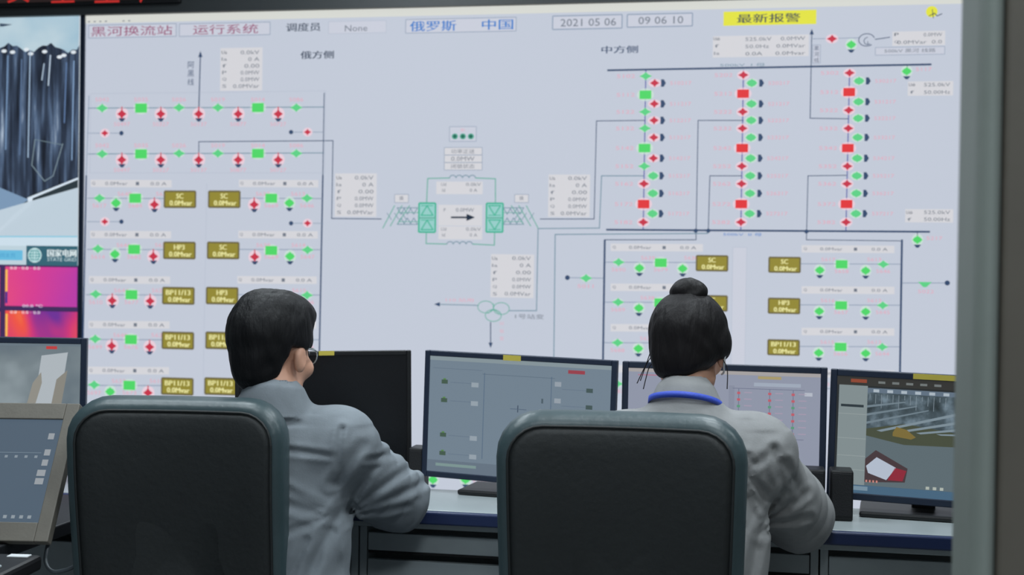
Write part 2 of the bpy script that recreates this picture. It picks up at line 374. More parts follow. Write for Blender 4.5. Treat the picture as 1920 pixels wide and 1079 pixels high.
cv.text((834, 394), 'P', 6, TXT); cv.text((872, 394), '0.0MW', 7, TXT, wpx=34)
cv.line([(847, 408), (878, 408)], glow((22, 40, 62)), 3.2, 4); cv.shape((884, 408), [(-9, -6.5), (7, 0), (-9, 6.5)], glow((22, 40, 62)), 5)
for x in (753, 978): cv.rect(x-13, 365, x+13, 380, CREAM, 1, THIN, 1); cv.text((x, 372), '换', 8, TXT)
for sgn, x0 in ((1, 714), (-1, 1013)):
    for k in range(3):
        xa = x0+sgn*(4+14*k)
        cv.line([(xa, 428-4*k), (xa+sgn*22, 386)], GLN, 1.6, 3); cv.line([(xa+sgn*8, 400), (xa+sgn*16, 412)], TEAL, 1.2, 3)
    for k in range(3):
        xa = x0+sgn*(38+12*k)
        cv.line([(xa-7, 390), (xa, 402), (xa+7, 390)], TEAL, 1.4, 3, True); cv.line([(xa-7, 421), (xa, 409), (xa+7, 421)], TEAL, 1.4, 3, True)
    cv.line([(x0+sgn*34, 399), (x0+sgn*70, 399)], GLN, 1.2, 3); cv.line([(x0+sgn*34, 416), (x0+sgn*70, 416)], GLN, 1.2, 3)
# links from the converter to the right block
cv.line([(1013, 411), (1114, 411), (1118.5, 227), (1210, 226)], NAVY, 1.5)
cv.line([(1006, 583), (1009, 429), (1124, 428), (1128, 330), (1206, 330)], TEAL, 1.7); cv.line([(955, 583), (1006, 583)], TEAL, 1.7)
cv.line([(1037.5, 760), (1041, 440), (1327, 438), (1328, 433)], TEAL, 1.8)
cv.line([(1134, 450), (1305, 450), (1309, 226), (1394, 226)], NAVY, 1.5); cv.line([(1328, 433), (1331, 330), (1390, 330)], NAVY, 1.5)
cv.line([(1688, 452), (1512, 450), (1515, 330), (1588, 329)], NAVY, 1.5); cv.line([(1522, 62), (1519, 222), (1590, 223)], NAVY, 1.6)
cv.shape((1522, 60), [(-4, 5), (0, -6), (4, 5)], NAVY, 3)
for c in ((1304.5, 433), (1328, 433), (1512, 434.5)): cv.disc(c, 4, NAVY, 4)
for c in ((911, 576), (940, 579), (925, 592)): cv.ring(c, 15, GLN, 1.4, 3, ry=11); 
cv.line([(925, 570), (925, 580), (915, 588)], GLN, 1.5); cv.line([(925, 580), (936, 588)], GLN, 1.5)
cv.line([(820, 571), (897, 573)], TEAL, 1.5); cv.shape((820, 571), [(-6, 0), (5, -4), (5, 4)], NAVY, 3); tiny(862, 563, '110 站用', 52)
cv.line([(920, 605), (920, 646)], NAVY, 1.8); cv.shape((920, 648), [(-4, -5), (4, -5), (0, 5)], NAVY, 3)
for i in range(3): tiny(941, 607+14*i, '兴站变'[i], 8)
cv.text((993, 594), '1号站变', 9, TXT, wpx=54)
# right block
cv.line([(1140, 132), (1745, 121)], NAVY, 3.4, 3); cv.line([(1138, 431), (1742, 435)], NAVY, 3.4, 3)
cv.text((1392, 122), '500kV  I 母', 6, TEAL, wpx=84); cv.text((1392, 440), '500kV  II 母', 6, BLU, wpx=72)
YM = (141, 176, 210, 241, 278, 312, 345, 383, 417); YS = (156, 195, 226, 258, 297, 330, 363, 401)
def arrow_r(x, y): cv.shape((x, y), [(-4, -7), (1, -7), (5, 0), (1, 7), (-4, 7)], NAVY, 4)
for j, (xt, xb, off, ax) in enumerate(((1211, 1206, 17, 17), (1394, 1389, 16, 19), (1593, 1586, 18, 18))):
    cv.line([(xt, 132), (xb, 432)], glow((88, 92, 168)), 2)
    for i, y in enumerate(YM):
        y = y-(j == 2)*(4 if i == 0 else 3 if i < 3 else 0)+(j == 0)*(2 if i < 2 else 0)
        x = xt+(xb-xt)*(y-132)/300
        g = (j == 0 and i < 6)
        if i in (1, 4, 7):
            cv.disc((x, y), 16, HAL2 if g else HALO, 2, ry=12); cv.rect(x-11, y-8, x+11, y+8, GRN if g else RED2, 5)
        elif g: small(x, y)
        else: cv.disc((x, y), 12, HALO, 3, ry=9); dia((x, y), RED, 10, 8, 5)
        tiny(x-37, y, '5%d%d2' % (j+1, i), 34)
    for i, y in enumerate(YS):
        y = y-(j == 2)*4*(i < 3); x = xt+(xb-xt)*(y-132)/300+off
        if j == 0 and i < 5: cv.disc((x, y), 12, HALO, 3, ry=8); dia((x, y), RED, 9, 8, 5)
        else: cv.disc((x, y), 12, HAL2, 3, ry=9); cv.disc((x, y), 9, GRN2, 4, ry=6.5); dia((x, y), GRN2, 11, 8.5, 5)
        arrow_r(x+ax-1, y); tiny(x+ax+32, y, '5%d%d217' % (j+1, i), 40)
cv.line([(1524, 73), (1610, 71)], THIN, 1.3, 2); cv.disc((1560, 73), 12, HALO, 3, ry=9); dia((1560, 73), RED, 10, 8, 5); gdown(1596, 84)
cv.ring((1625, 75), 15, NAVY, 1.5, 3, a0=.3, a1=5.4, ry=12); cv.ring((1627, 77), 7, NAVY, 1.3, 3, a0=1.6, a1=5.4, ry=7); cv.line([(1641, 74), (1668, 70)], NAVY, 1.6)
cv.line([(1627, 78), (1627, 84)], NAVY, 1.3)
values(1336, 66, 1516, 107, [('Uab', '525.0kV    0.0MW'), ('f', '50.0Hz   0.0MVar'), ('Ia', '0.0A     0.0Mvar')])
values(1673, 58, 1772, 86, [('P', '0.0MW'), ('Q', '0.0MVar  0.0')]); cv.rect(1641, 88, 1771, 103, BG2, 1, THIN, 1); cv.text((1706, 95), '500kV 黑河 线路', 8, TXT, wpx=96)
cv.rect(1524, 84, 1538, 119, BG2, 1, THIN, 1)
for i, ch in enumerate('黑河线'): cv.text((1531, 91+11*i), ch, 9, NAVY)
cv.line([(1701, 121), (1701, 128)], NAVY, 1.5); gdown(1700, 134); tiny(1732, 130, '5117', 30); values(1702, 152, 1787, 180, [('Uab', '525.0kV'), ('f', '50.00Hz')])
cv.line([(1720, 435), (1720, 444)], NAVY, 1.5); gdown(1720, 450); tiny(1752, 447, '5217', 30); values(1697, 392, 1787, 418, [('Uab', '525.0kV'), ('f', '50.00Hz')])
cv.line([(1134, 451), (1129, 790)], NAVY, 3.6, 3); cv.line([(1691, 451), (1686, 790)], NAVY, 3.8, 3)
cv.line([(1066, 521), (1132, 522)], THIN, 1.4); cv.disc((1064, 521), 4.5, NAVY, 3); small(1099, 522); tiny(1098, 537, '5011', 30)
cv.line([(1690, 531), (1772, 531)], THIN, 1.5); cv.disc((1776, 531), 5, NAVY, 3); cv.shape((1734, 533), [(-13, -4), (13, -4), (3, 6), (-3, 6)], GRN2, 4); tiny(1736, 547, '5022', 30)
for i, y in enumerate((492, 567, 643, 720)):
    dx = -i
    feeder(y, 1133+dx, 1308+dx, 0, [('s', 1160+dx, 0), ('g', 1199+dx, 11), ('q', 1239+dx, 1), ('g', 1280+dx, 12)], 1335+dx, ('SC', 'SC', 'HP3', 'BP11/13')[i], (1145, 1318))
    feeder(y+3+2*i, 1500+dx, 1688+dx, 0, [('g', 1537+dx, 12), ('q', 1578+dx, 1), ('g', 1623, 13), ('s', 1656+dx, 1)], 1471+dx, ('SC', 'HP3', 'BP11/13', 'BP11/13')[i], (1503, 1677))
cv.rect(1372, 462, 1398, 740, BG2, .5, FAINT, 1)
for x in (812, 873): gdown(x, 900)
tiny(900, 905, '5630', 26); cv.line([(780, 893), (925, 893)], THIN, 1.5)

vw = thing('video_wall', 'huge lit video wall showing a power circuit diagram behind the desk', 'screen', ((xl+xr)/2, YW, 0), world=True)
cv.finish('screen', vw)
zb = .33
bm = bmesh.new()
box(bm, (xl-.008, YW-.012, zb), (xl, YW+.12, TOPZ)); box(bm, (xr, YW-.012, zb), (xr+.02, YW+.12, TOPZ)); box(bm, (xl-.008, YW-.012, zb-.03), (xr+.02, YW+.12, zb))
box(bm, (xl-.008, YW+.02, zb), (xr+.02, YW+.13, TOPZ))
build('frame', bm, m_bezel, vw)
bx('plinth', (xl, YW+.01, 0), (xr, YW+.34, zb-.03), m_header, vw)
# left column of camera pictures
cv = Canvas((0, YW, 1.33), (1, 0, 0), (0, 0, 1))
xa, xb = X(-160), X(148.5)
zrect(xa, .36, xb, TOPZ, glow((196, 206, 214)), 0)
Z = lambda py: 1.33+cv.p(75, py)[1]
m_sky = glow((168, 196, 210)); m_yard = picture_mat('yard_picture', [(.35, (26, 32, 44)), (.52, (52, 64, 84)), (.64, (84, 104, 132)), (.76, (190, 206, 224))], 4, 5, (9, 1, .7))
cv.poly([(-170, 28), (149, 24), (147, 100), (-170, 100)], picture_mat('sky_picture', [(.35, (150, 186, 206)), (.65, (196, 214, 222))], 3), 1)
top = [(-170, 92)]+[(x, 90+7*math.sin(x*.7)+3*math.sin(x*.31)) for x in range(-160, 150, 8)]
cv.poly(top+[(149, 85), (147, 336), (60, 368), (52, 374), (0, 352), (-170, 352)], m_yard, 2)
for x0, y0, y1, c in ((12, 105, 280, (120, 150, 186)), (38, 112, 290, (92, 116, 150)), (54, 96, 295, (160, 184, 210)), (92, 104, 160, (188, 206, 224)), (122, 118, 230, (96, 124, 166)), (136, 115, 300, (130, 160, 196)), (80, 120, 150, (170, 190, 210))):
    cv.line([(x0+3, y0), (x0-1, y1)], glow(c), 2.2, 3)
for x, y in ((8, 96), (24, 98), (50, 93), (58, 101), (84, 97), (112, 107), (120, 104), (138, 98)): cv.disc((x, y), 5, glow((222, 230, 236)), 3, ry=3)
cv.poly([(0, 44), (24, 46), (6, 50), (0, 50)], glow((64, 80, 100)), 3)
cv.line([(66, 262), (60, 310), (84, 340), (100, 330), (118, 270)], glow((130, 150, 160)), 1.4, 3); cv.line([(66, 262), (118, 272)], glow((110, 130, 140)), 1.2, 3)
cv.poly([(-170, 352), (0, 352), (55, 375), (0, 428), (-170, 560)], glow((124, 152, 182)), 3)
cv.poly([(146.8, 334), (146.5, 352), (0, 440), (-60, 440), (60, 372), (52, 368)], glow((44, 56, 62)), 4)
cv.poly([(147, 333), (147, 337), (62, 372), (60, 384), (0, 436), (-8, 436), (53, 378), (52, 371)], glow((214, 228, 240)), 5)
cv.poly([(146.8, 352), (146, 443), (-170, 443), (-10, 443)], glow((190, 206, 218)), 5)
cv.rect(-170, 445, 146, 460, glow((204, 222, 234)), 5); cv.line([(-170, 444), (145, 444)], glow((130, 200, 224)), 2, 6)
cv.rect(-170, 461, 146, 499, glow((190, 210, 220)), 4); cv.rect(-60, 470, 43, 487, glow((104, 186, 222)), 6); cv.text((10, 479), '返回主页', 7, glow((70, 150, 200)), 8, wpx=40)
cv.rect(50, 463, 146, 497, glow((54, 100, 116)), 6)
cv.disc((66, 479), 13, glow((196, 226, 228)), 7); cv.disc((66, 479), 11, glow((84, 156, 160)), 8)
for a in (-5, 0, 5): cv.ring((66, 479), abs(a)+.5 if a else 1, glow((196, 226, 228)), 1.2, 9, 16, ry=11); cv.line([(56.5, 479+a), (75.5, 479+a)], glow((196, 226, 228)), 1.2, 9)
cv.text((117, 475), '国家电网', 13, glow((226, 238, 240)), 8, wpx=54, bold=.5); cv.text((117, 487), 'STATE GRID', 6, glow((200, 220, 224)), 8, wpx=54)
m_th = picture_mat('thermal_picture', [(.32, (176, 60, 170)), (.48, (214, 62, 146)), (.6, (226, 74, 130)), (.75, (240, 120, 110))], 1.6, 2)
m_th2 = picture_mat('thermal_picture_hot', [(.3, (110, 50, 150)), (.45, (206, 56, 120)), (.58, (238, 86, 70)), (.68, (250, 170, 60))], 2.5, 2, dist=.6)
for y0, y1, mm in ((500, 578, m_th), (583, 662, m_th2)):
    cv.rect(-170, y0, 146, y1, glow((66, 44, 92)), 5); cv.rect(10, y0+4, 145, y1-6, mm, 6); cv.rect(-150, y0+4, 0, y1-6, mm, 6)
    cv.rect(11, y0+8, 15, y1-20, glow((246, 190, 90)), 7); cv.rect(11, y1-30, 15, y1-10, glow((60, 50, 140)), 8)
    cv.text((48, y0+3), '0.0 · 0.0 · 0.0', 5, glow((240, 236, 240)), 8, wpx=56); cv.text((62, y1-4), '00.0 ℃', 5, glow((220, 226, 250)), 8, wpx=38)
lw = thing('camera_display', 'narrow lit display column at far left with yard camera and thermal pictures', 'screen', ((xa+xb)/2, YW, 0), world=True)
cv.finish('screen', lw)
bm = bmesh.new(); box(bm, (xb, YW-.012, zb), (xb+.014, YW+.12, TOPZ)); box(bm, (xa-.02, YW-.012, zb), (xa, YW+.12, TOPZ)); box(bm, (xa, YW+.02, zb), (xb+.01, YW+.13, TOPZ)); box(bm, (xa-.02, YW-.012, zb-.03), (xb+.01, YW+.12, zb))
build('frame', bm, m_bezel, lw)
bx('plinth', (xa, YW+.01, 0), (xb, YW+.34, zb-.03), m_header, lw)
# dark board above with a red LED message strip
structure(bx('trim_2', (-4.45, YW-.03, TOPZ), (2.75, YW+.34, 3.1), m_header, bevel=0))
cv = Canvas((0, YW-.06, 1.33), (1, 0, 0), (0, 0, 1)); cv.n = np.array([0, -1., 0])
lt = thing('led_sign', 'red LED message sign on the dark board above the displays', 'sign', (X(150), YW-.06, TOPZ+.06), world=True)
bx('housing', (X(-200), YW-.058, cv.p(150, 6)[1]+1.33-.004), (X(330), YW-.03, cv.p(150, -70)[1]+1.33), m_black, lt, .002)
cv.rect(-150, -60, 320, 1, glow((40, 30, 30)), 0)
for i, ch in enumerate('安全生产'): cv.text((35+83*i, -20), ch, 46, glow((190, 44, 40)), 2)
cv.finish('message_panel', lt)

# ------------------------------------------------------------------ console desk
YD, YB, ZD = 3.0, 3.30, .75
XL, XR_ = -2.2, 1.5
wt = thing('worktop', 'long light grey worktop with a navy front edge under the monitors', 'desk', (-.3, YD, 0), world=True)
bx('top_panel', (XL, YD+.006, ZD-.03), (XR_, YB, ZD), m_top, wt, .002)
bx('edge_band', (XL, YD-.014, ZD-.032), (XR_, YD+.006, ZD-.001), m_edge, wt, .004)
bx('apron', (XL, YD+.02, ZD-.05), (XR_, YD+.04, ZD-.03), m_steel, wt, .002)
bx('cable_tray', (XL, YB-.02, ZD-.14), (XR_, YB+.0, ZD-.031), m_steel, wt, .002)
xd = [atY(x, 1030, YD+.04)[0] for x in (671, 1537)]
step = xd[1]-xd[0]
labs = ['grey steel drawer cabinet under the worktop behind the man in grey', 'grey steel drawer cabinet under the worktop between the two office chairs', 'grey steel drawer cabinet under the worktop right of the seated woman']
for i, x0 in enumerate((xd[0]-step, xd[0], xd[1])):
    x1 = x0+step-.002; x0 += .002
    if i == 2: x1 = XR_
    k = thing('drawer_cabinet', labs[i], 'cabinet', ((x0+x1)/2, YD+.1, 0), group='drawer cabinets under the worktop', world=True)
    y0, y1, zt = YD+.05, YB-.03, ZD-.051
    bm = bmesh.new()
    for a, b in ((x0, x0+.018), (x1-.018, x1)): box(bm, (a, y0, .05), (b, y1, zt), .001)
    box(bm, (x0, y1-.015, .05), (x1, y1, zt)); box(bm, (x0, y0, .05), (x1, y1, .07)); box(bm, (x0+.02, y0+.16, zt-.03), (x1-.02, y0+.17, zt))
    build('body', bm, m_steel, k)
    bx('toe_kick', (x0+.01, y0+.03, 0), (x1-.01, y1-.01, .05), m_dark, k, 0)
    zz = zt-.02
    for h in (.044, .18, .3):
        d = bx('drawer', (x0+.02, y0+.002, zz-h), (x1-.02, y0+.018, zz), m_steel, k, .002)
        bx('handle_lip', (x0+.022, y0+.004, zz-h-.006), (x1-.022, y0+.014, zz-h), m_dark, d, 0)
        zz -= h+.022
# return desk on the left
rd = thing('side_desk', 'dark return desk carrying the taupe-framed monitor at far left', 'desk', (-1.75, 2.3, 0), world=True)
sx1 = -1.5
bx('top_panel', (XL-.1, 1.9, ZD-.03), (sx1, YD-.02, ZD), mat('dark_desktop', (24, 26, 30), .45, var=.05), rd, .003)
for y in (1.93, YD-.06): bx('leg', (sx1-.06, y, 0), (sx1-.02, y+.03, ZD-.03), m_steel, rd, .002); bx('leg', (XL-.06, y, 0), (XL-.02, y+.03, ZD-.03), m_steel, rd, .002)

# ------------------------------------------------------------------ monitors
def monitor(name, label, TL, TR, hpx, dL, dR, draw, tilt=0., bez=.016, mb=m_bezel, base=(.24, .15), sticker=None, z_desk=ZD, group='monitors on the worktop', neck_back=.05, thick=.035, base_m=m_black, side=None):
    sd = side or bez
    a = U(*TL, dL); b = U(*TR, dR); u = b-a; W = float(np.linalg.norm(u)); u /= W
    up = np.array([0, 0, 1.]); nrm = np.cross(u, up); nrm /= np.linalg.norm(nrm)
    v = np.cross(nrm, u)*math.cos(tilt)-nrm*math.sin(tilt)*1.0
    v /= np.linalg.norm(v); n = np.cross(u, v)                  # n towards the viewer
    Hh = hpx*dL/F_PX
    bl = a-v*Hh
    Mx = Matrix(((u[0], -n[0], v[0], bl[0]), (u[1], -n[1], v[1], bl[1]), (u[2], -n[2], v[2], bl[2]), (0, 0, 0, 1)))
    cen = bl+u*W/2
    t = thing(name, label, 'monitor', (cen[0], cen[1], z_desk), group=group, world=True)
    bm = bmesh.new()
    box(bm, (0, 0, 0), (sd, thick*.6, Hh), .002); box(bm, (W-sd, 0, 0), (W, thick*.6, Hh), .002)
    box(bm, (sd, 0, 0), (W-sd, thick*.6, bez*1.1), .002); box(bm, (sd, 0, Hh-bez), (W-sd, thick*.6, Hh), .002)
    bmesh.ops.transform(bm, matrix=Mx, verts=bm.verts); build('bezel', bm, mb, t)
    bm = bmesh.new(); box(bm, (.004, .012, .004), (W-.004, thick, Hh-.004), .006); box(bm, (W*.2, thick-.004, Hh*.15), (W*.8, thick+.02, Hh*.75), .012)
    bmesh.ops.transform(bm, matrix=Mx, verts=bm.verts); build('housing', bm, mb, t)
    c = Canvas(bl-n*.004, u, v)
    def R(fx0, fy0, fx1, fy1, m, layer=1):                      # fractions of the panel, from its top left
        w0, h0 = W-2*sd, Hh-2.1*bez
        P = [(sd+fx0*w0, Hh-bez-fy1*h0), (sd+fx1*w0, Hh-bez-fy1*h0), (sd+fx1*w0, Hh-bez-fy0*h0), (sd+fx0*w0, Hh-bez-fy0*h0)]
        c.add(P, [[0, 1, 2, 3]], m, layer)
    draw(c, R); c.finish('screen', t)
    mid = bl+u*W/2-n*(thick+neck_back)
    bm = bmesh.new()
    Mr = Matrix(((u[0], -n[0], 0, mid[0]), (u[1], -n[1], 0, mid[1]), (0, 0, 1, z_desk), (0, 0, 0, 1)))
    zc = float(bl[2]+Hh*.35-z_desk)
    box(bm, (-.028, -.012, .01), (.028, .012, zc), .005); box(bm, (-.04, -neck_back-.012, zc-.05), (.04, .012, zc), .004)
    bmesh.ops.transform(bm, matrix=Mr, verts=bm.verts); build('neck', bm, base_m, t)
    bm = bmesh.new(); box(bm, (-base[0]/2, -base[1]/2-.03, .0005), (base[0]/2, base[1]/2-.03, .014), .005)
    bmesh.ops.transform(bm, matrix=Mr, verts=bm.verts); build('base', bm, base_m, t)
    if sticker:
        x0, x1, y0, y1 = sticker
        bm = bmesh.new(); box(bm, (x0*W, -.0015, Hh-y1), (x1*W, -.0003, Hh-y0))
        bmesh.ops.transform(bm, matrix=Mx, verts=bm.verts); s = build('sticker', bm, m_yel, t); s['label'] = 'yellow paper sticker'
    return t
def scr_black(c, R): R(0, 0, 1, 1, mat('dead_glass', (12, 13, 16), .25), 0)
G0 = (112, 128, 142)
def scr_diag(c, R):
    R(0, 0, 1, 1, glow(G0), 0); R(0, 0, 1, .035, glow((132, 146, 152)), 1); R(0, .9, 1, 1, glow((100, 114, 128)), 1); R(.05, .925, .28, .95, glow((122, 146, 144)), 2)
    R(.77, .055, .86, .085, glow((150, 62, 74)), 2)
    for x in (.31, .68): R(x, .12, x+.004, .86, glow((84, 104, 126)), 2)
    for i, y in enumerate((.2, .36, .66, .82)):
        R(.07, y, .105, y+.035, glow((66, 88, 74)), 2); R(.08, y-.012, .095, y, glow((84, 130, 70)), 3)
        R(.24, y+.01, .28, y+.05, glow((146, 158, 168)), 2); R(.12, y+.018, .24, y+.022, glow((96, 112, 130)), 1)
    for i, y in enumerate((.2, .34, .48, .62, .76)):
        R(.87, y, .905, y+.035, glow((66, 84, 84)), 2); R(.70, y-.04, .735, y, glow((146, 156, 166)), 2); R(.74, y+.018, .87, y+.022, glow((96, 112, 130)), 1)
    R(.5, .38, .505, .44, glow((56, 70, 90)), 2); R(.46, .41, .55, .416, glow((84, 100, 120)), 2); R(.63, .31, .64, .35, glow((74, 90, 100)), 2); R(.62, .4, .635, .44, glow((146, 156, 166)), 2)
    R(.3, .13, .7, .134, glow((88, 104, 120)), 2); R(.02, .1, .3, .104, glow((96, 112, 128)), 2)
def scr_pale(c, R):
    R(0, 0, 1, 1, glow((142, 148, 166)), 0); R(0, 0, 1, .03, glow((164, 160, 160)), 1); R(.05, .05, .25, .06, glow((170, 120, 140)), 2)
    R(.68, .035, .8, .06, glow((166, 152, 108)), 2); R(.66, .09, .9, .12, glow((158, 168, 184)), 2)
    for x in (.58, .74, .86): 
        R(x, .14, x+.004, .55, glow((110, 116, 140)), 2)
        for k in range(7): R(x-.006, .17+.055*k, x+.01, .19+.055*k, glow((186, 92, 104)) if (k+int(x*50)) % 3 else glow((90, 150, 120)), 3); R(x+.03, .17+.055*k, x+.07, .18+.055*k, glow((160, 150, 170)), 2)
    R(.55, .14, .92, .144, glow((100, 106, 130)), 2); R(.55, .55, .92, .554, glow((100, 106, 130)), 2); R(.92, .16, .96, .19, glow((178, 184, 196)), 2)
    R(.76, .6, .86, .61, glow((60, 70, 80)), 2); R(.76, .62, .9, .9, glow((150, 156, 172)), 1); R(.53, .12, .56, .9, glow((134, 140, 158)), 1)
    for k in range(5): R(.77, .65+.05*k, .89, .656+.05*k, glow((120, 126, 144)), 2)
def scr_cam(c, R0):
    R = lambda a, b_, e, f, m, layer=1: R0(a*.63 if a < .99 else a, b_, e*.63 if e < .99 else e, f, m, layer)
    R(0, 0, 1, 1, glow((40, 44, 46)), 0); R(0, 0, 1, .075, glow((52, 52, 50)), 1); R(.12, .02, .26, .05, glow((140, 70, 50)), 2)
    for k in range(5): R(.36+.12*k, .03, .42+.12*k, .05, glow((110, 116, 116)), 2)
    R(.02, .075, .27, .93, glow((128, 140, 142)), 1); R(.04, .24, .24, .262, glow((44, 54, 60)), 2)
    for y in (.32, .53, .68, .8): R(.02, y, .27, y+.004, glow((150, 160, 160)), 2)
    def Q(pts, col, layer=2, m=None):
        pts = [(x if x >= .99 else x*.63, y) for x, y in pts]
        W = c.W; H = c.H; bz = c.bz
        c.add([(bz+x*(W-2*bz), H-bz-y*(H-2.1*bz)) for x, y in pts], [list(range(len(pts)))[::-1]], m or glow(col), layer)
    pic = picture_mat('yard_gravel_picture', [(.3, (44, 54, 58)), (.5, (70, 84, 92)), (.7, (112, 130, 142))], 26, 4, (1.2, 1.2, 1))
    Q([(.27, .1), (1, .1), (1, .55), (.27, .55)], 0, 1, pic)
    Q([(.27, .09), (1, .09), (1, .13), (.27, .13)], (96, 112, 128), 2)
    for k in range(6): R(.32+.12*k, .1, .37+.12*k, .125, glow((168, 180, 190)), 3)
    Q([(.27, .5), (.62, .56), (1, .5), (1, .93), (.27, .93)], (92, 106, 112), 2)
    Q([(.27, .44), (.6, .38), (1, .5), (1, .54), (.6, .56), (.27, .5)], (70, 76, 60), 3)
    for k in range(4): Q([(.36+.17*k, .45), (.40+.17*k, .46), (1, .24+.1*k-.1), (1, .215+.1*k-.1)], (124, 140, 150), 4)
    for k in range(3): Q([(.27, .4-.07*k), (.27, .38-.07*k), (.8-.1*k, .25-.03*k), (.8-.1*k, .26-.03*k)], (110, 126, 136), 4)
    for k in range(14): R(.29+.05*k, .14, .294+.05*k, .14+.12*((k*7) % 3+1)/3, glow((130, 144, 154)), 4)
    Q([(.5, .46), (.53, .41), (.62, .43), (.7, .49), (.66, .51), (.5, .49)], (122, 106, 56), 5)
    Q([(.27, .7), (.36, .62), (.64, .76), (.62, .88), (.27, .9)], (70, 56, 60), 4); Q([(.28, .76), (.37, .68), (.54, .76), (.46, .87), (.3, .82)], (176, 186, 202), 5)
    Q([(.53, .76), (.63, .78), (.6, .87), (.47, .87)], (138, 40, 56), 5)
    R(0, .93, 1, 1, glow((70, 100, 124)), 3); R(.02, .94, .3, .975, glow((116, 140, 156)), 4)
    for k in range(3): R(.8+.06*k, .9, .83+.06*k, .925, glow((170, 178, 170)), 4)
    for k in range(4): R(.28+.03*k, .88, .295+.03*k, .9, glow((196, 130, 120)), 5)
def scr_left(c, R):
    R(0, 0, 1, 1, glow((104, 118, 128)), 0)
    m1 = picture_mat('hall_picture', [(.35, (92, 106, 116)), (.6, (118, 130, 136)), (.75, (140, 152, 158))], 6, 3)
    R(0, .02, 1, 1, m1, 1)
    def Q(pts, col, layer=2):
        c.add([(c.bz+x*(c.W-2*c.bz), c.H-c.bz-y*(c.H-2.1*c.bz)) for x, y in pts], [list(range(len(pts)))[::-1]], glow(col), layer)
    Q([(.785, .1), (.93, .07), (.905, .34), (.85, .62), (.74, .62)], (172, 180, 186), 4)
    Q([(.74, .33), (.785, .24), (.79, .33), (.735, .62), (.69, .62)], (142, 140, 132), 5); Q([(.87, .3), (.93, .22), (.9, .5), (.86, .62), (.83, .62)], (134, 132, 124), 5)
    R(.81, .02, .87, .045, glow((190, 60, 60)), 5)
def scr_taupe(c, R):
    R(0, 0, 1, 1, glow((78, 94, 110)), 0)
    R(.0, .33, .93, .338, glow((104, 120, 134)), 2)
    for i in range(7): R(.60+.05*i, .36, .615+.05*i, .385, glow((130, 142, 152)), 2)
    for i, y in enumerate((.14, .3, .4, .5, .58)): R(.945-.012*(i > 2), y, .975, y+.06, glow((148, 154, 160)), 3)
    for i in range(12): R(.5+.04*i, .935, .518+.04*i, .965, glow((140, 150, 158)), 3)
_fin = Canvas.finish
def mk(name, *a, **k):                                          # gives draw functions the panel size
    bz = k.get('bez', .016); TL, TR, hpx, dL, dR = a[1:6]; d = a[6]
    W = float(np.linalg.norm(U(*TR, dR)-U(*TL, dL))); H = hpx*dL/F_PX
    def dd(c, R): c.W, c.H, c.bz = W, H, bz; d(c, R)
    return monitor(name, *a[:6], dd, **k)
mk('monitor', 'switched-off black monitor in front of the man, right of his head', (440, 661), (771, 657.5), 242, 3.36, 3.42, scr_black, sticker=(.472, .56, -.001, .011), bez=.012, mb=m_black)
mk('monitor', 'monitor with a grey-blue diagram and centred yellow sticker, between the two people', (797, 657), (1157, 677), 237, 3.36, 3.2, scr_diag, sticker=(.42, .512, .001, .015), base=(.3, .15), bez=.014)
mk('monitor', 'monitor with a pale lilac diagram directly behind the woman', (1167, 678), (1552, 690), 246, 3.22, 3.12, scr_pale)
mk('monitor', 'monitor showing a camera picture of a yard, rightmost beside the doorway', (1558, 692), (1935, 712), 243, 3.13, 3.0, scr_cam, sticker=(.42, .66, .001, .014), base=(.3, .17))
mk('monitor', 'dark-bezelled monitor at far left showing a white shape, behind the taupe monitor', (-205, 629), (163, 635), 250, 3.34, 3.4, scr_left)
mk('monitor', 'nearer taupe-framed monitor at far left, tilted back, with blue-grey screen', (-260, 752), (150, 757), 266, 2.84, 2.8, scr_taupe, tilt=math.radians(31), bez=.038, side=.03, mb=m_taupe, base_m=m_taupe, group='monitors at the left end', base=(.24, .2))

# small black desktop speakers
def speaker(label, x0, y0, x1, y1, d, rz=0):
    c = U((x0+x1)/2, y1, d); wd = (x1-x0)*d/F_PX; top = U((x0+x1)/2, y0, d)[2]
    t = thing('desktop_speaker', label, 'speaker', (c[0], c[1], ZD), (0, 0, rz), 'small black speakers on the worktop')
    bx('cabinet', (-wd/2, -.03, .0005), (wd/2, .04, top-ZD), m_black, t, .004)
    bx('grille', (-wd/2+.004, -.034, .012), (wd/2-.004, -.03, top-ZD-.006), mat('speaker_cloth', (26, 27, 30), .9, bump=.4, bscale=400), t, .001)
speaker('small black speaker left of the grey-blue diagram monitor', 770, 838, 798, 895, 3.4)
speaker('small black speaker by the woman\'s raised elbow', 1506, 878, 1545, 935, 3.06)
speaker('small black speaker left of the yard camera monitor\'s foot', 1556, 880, 1597, 948, 3.06)
# small telephone at lower left
ph = thing('telephone', 'black desk telephone at the bottom left corner of the photo', 'telephone', (*U(-60, 1092, 2.32)[:2], ZD), (0, 0, .1))
bm = bmesh.new()
box(bm, (-.10, -.10, .0005), (.085, .12, .03), .008); build('body', bm, m_black, ph)
bx('handset', (-.09, -.08, .03), (-.045, .10, .055), m_black, ph, .01)
bx('display', (.03, .085, .03), (.07, .105, .033), m_white, ph, .001)
bm = bmesh.new()
for i in range(3):
    for j in range(4): box(bm, (-.02+i*.03, -.08+j*.024, .03), (0+i*.03, -.064+j*.024, .035), .002)
build('button', bm, m_steel, ph)
bm = bmesh.new()
tube(bm, spline([U(104, 960, 2.9), U(88, 1030, 2.84), U(86, 1056, 2.8), U(98, 1072, 2.78), U(122, 1070, 2.78), U(160, 1060, 2.78), U(180, 1100, 2.78)]), .0045, 8)
tag(build('cable', bm, mat('grey_cable', (84, 92, 98), .5, var=.05), smooth=True), 'grey looped cable hanging below the taupe monitor at left', 'cable')

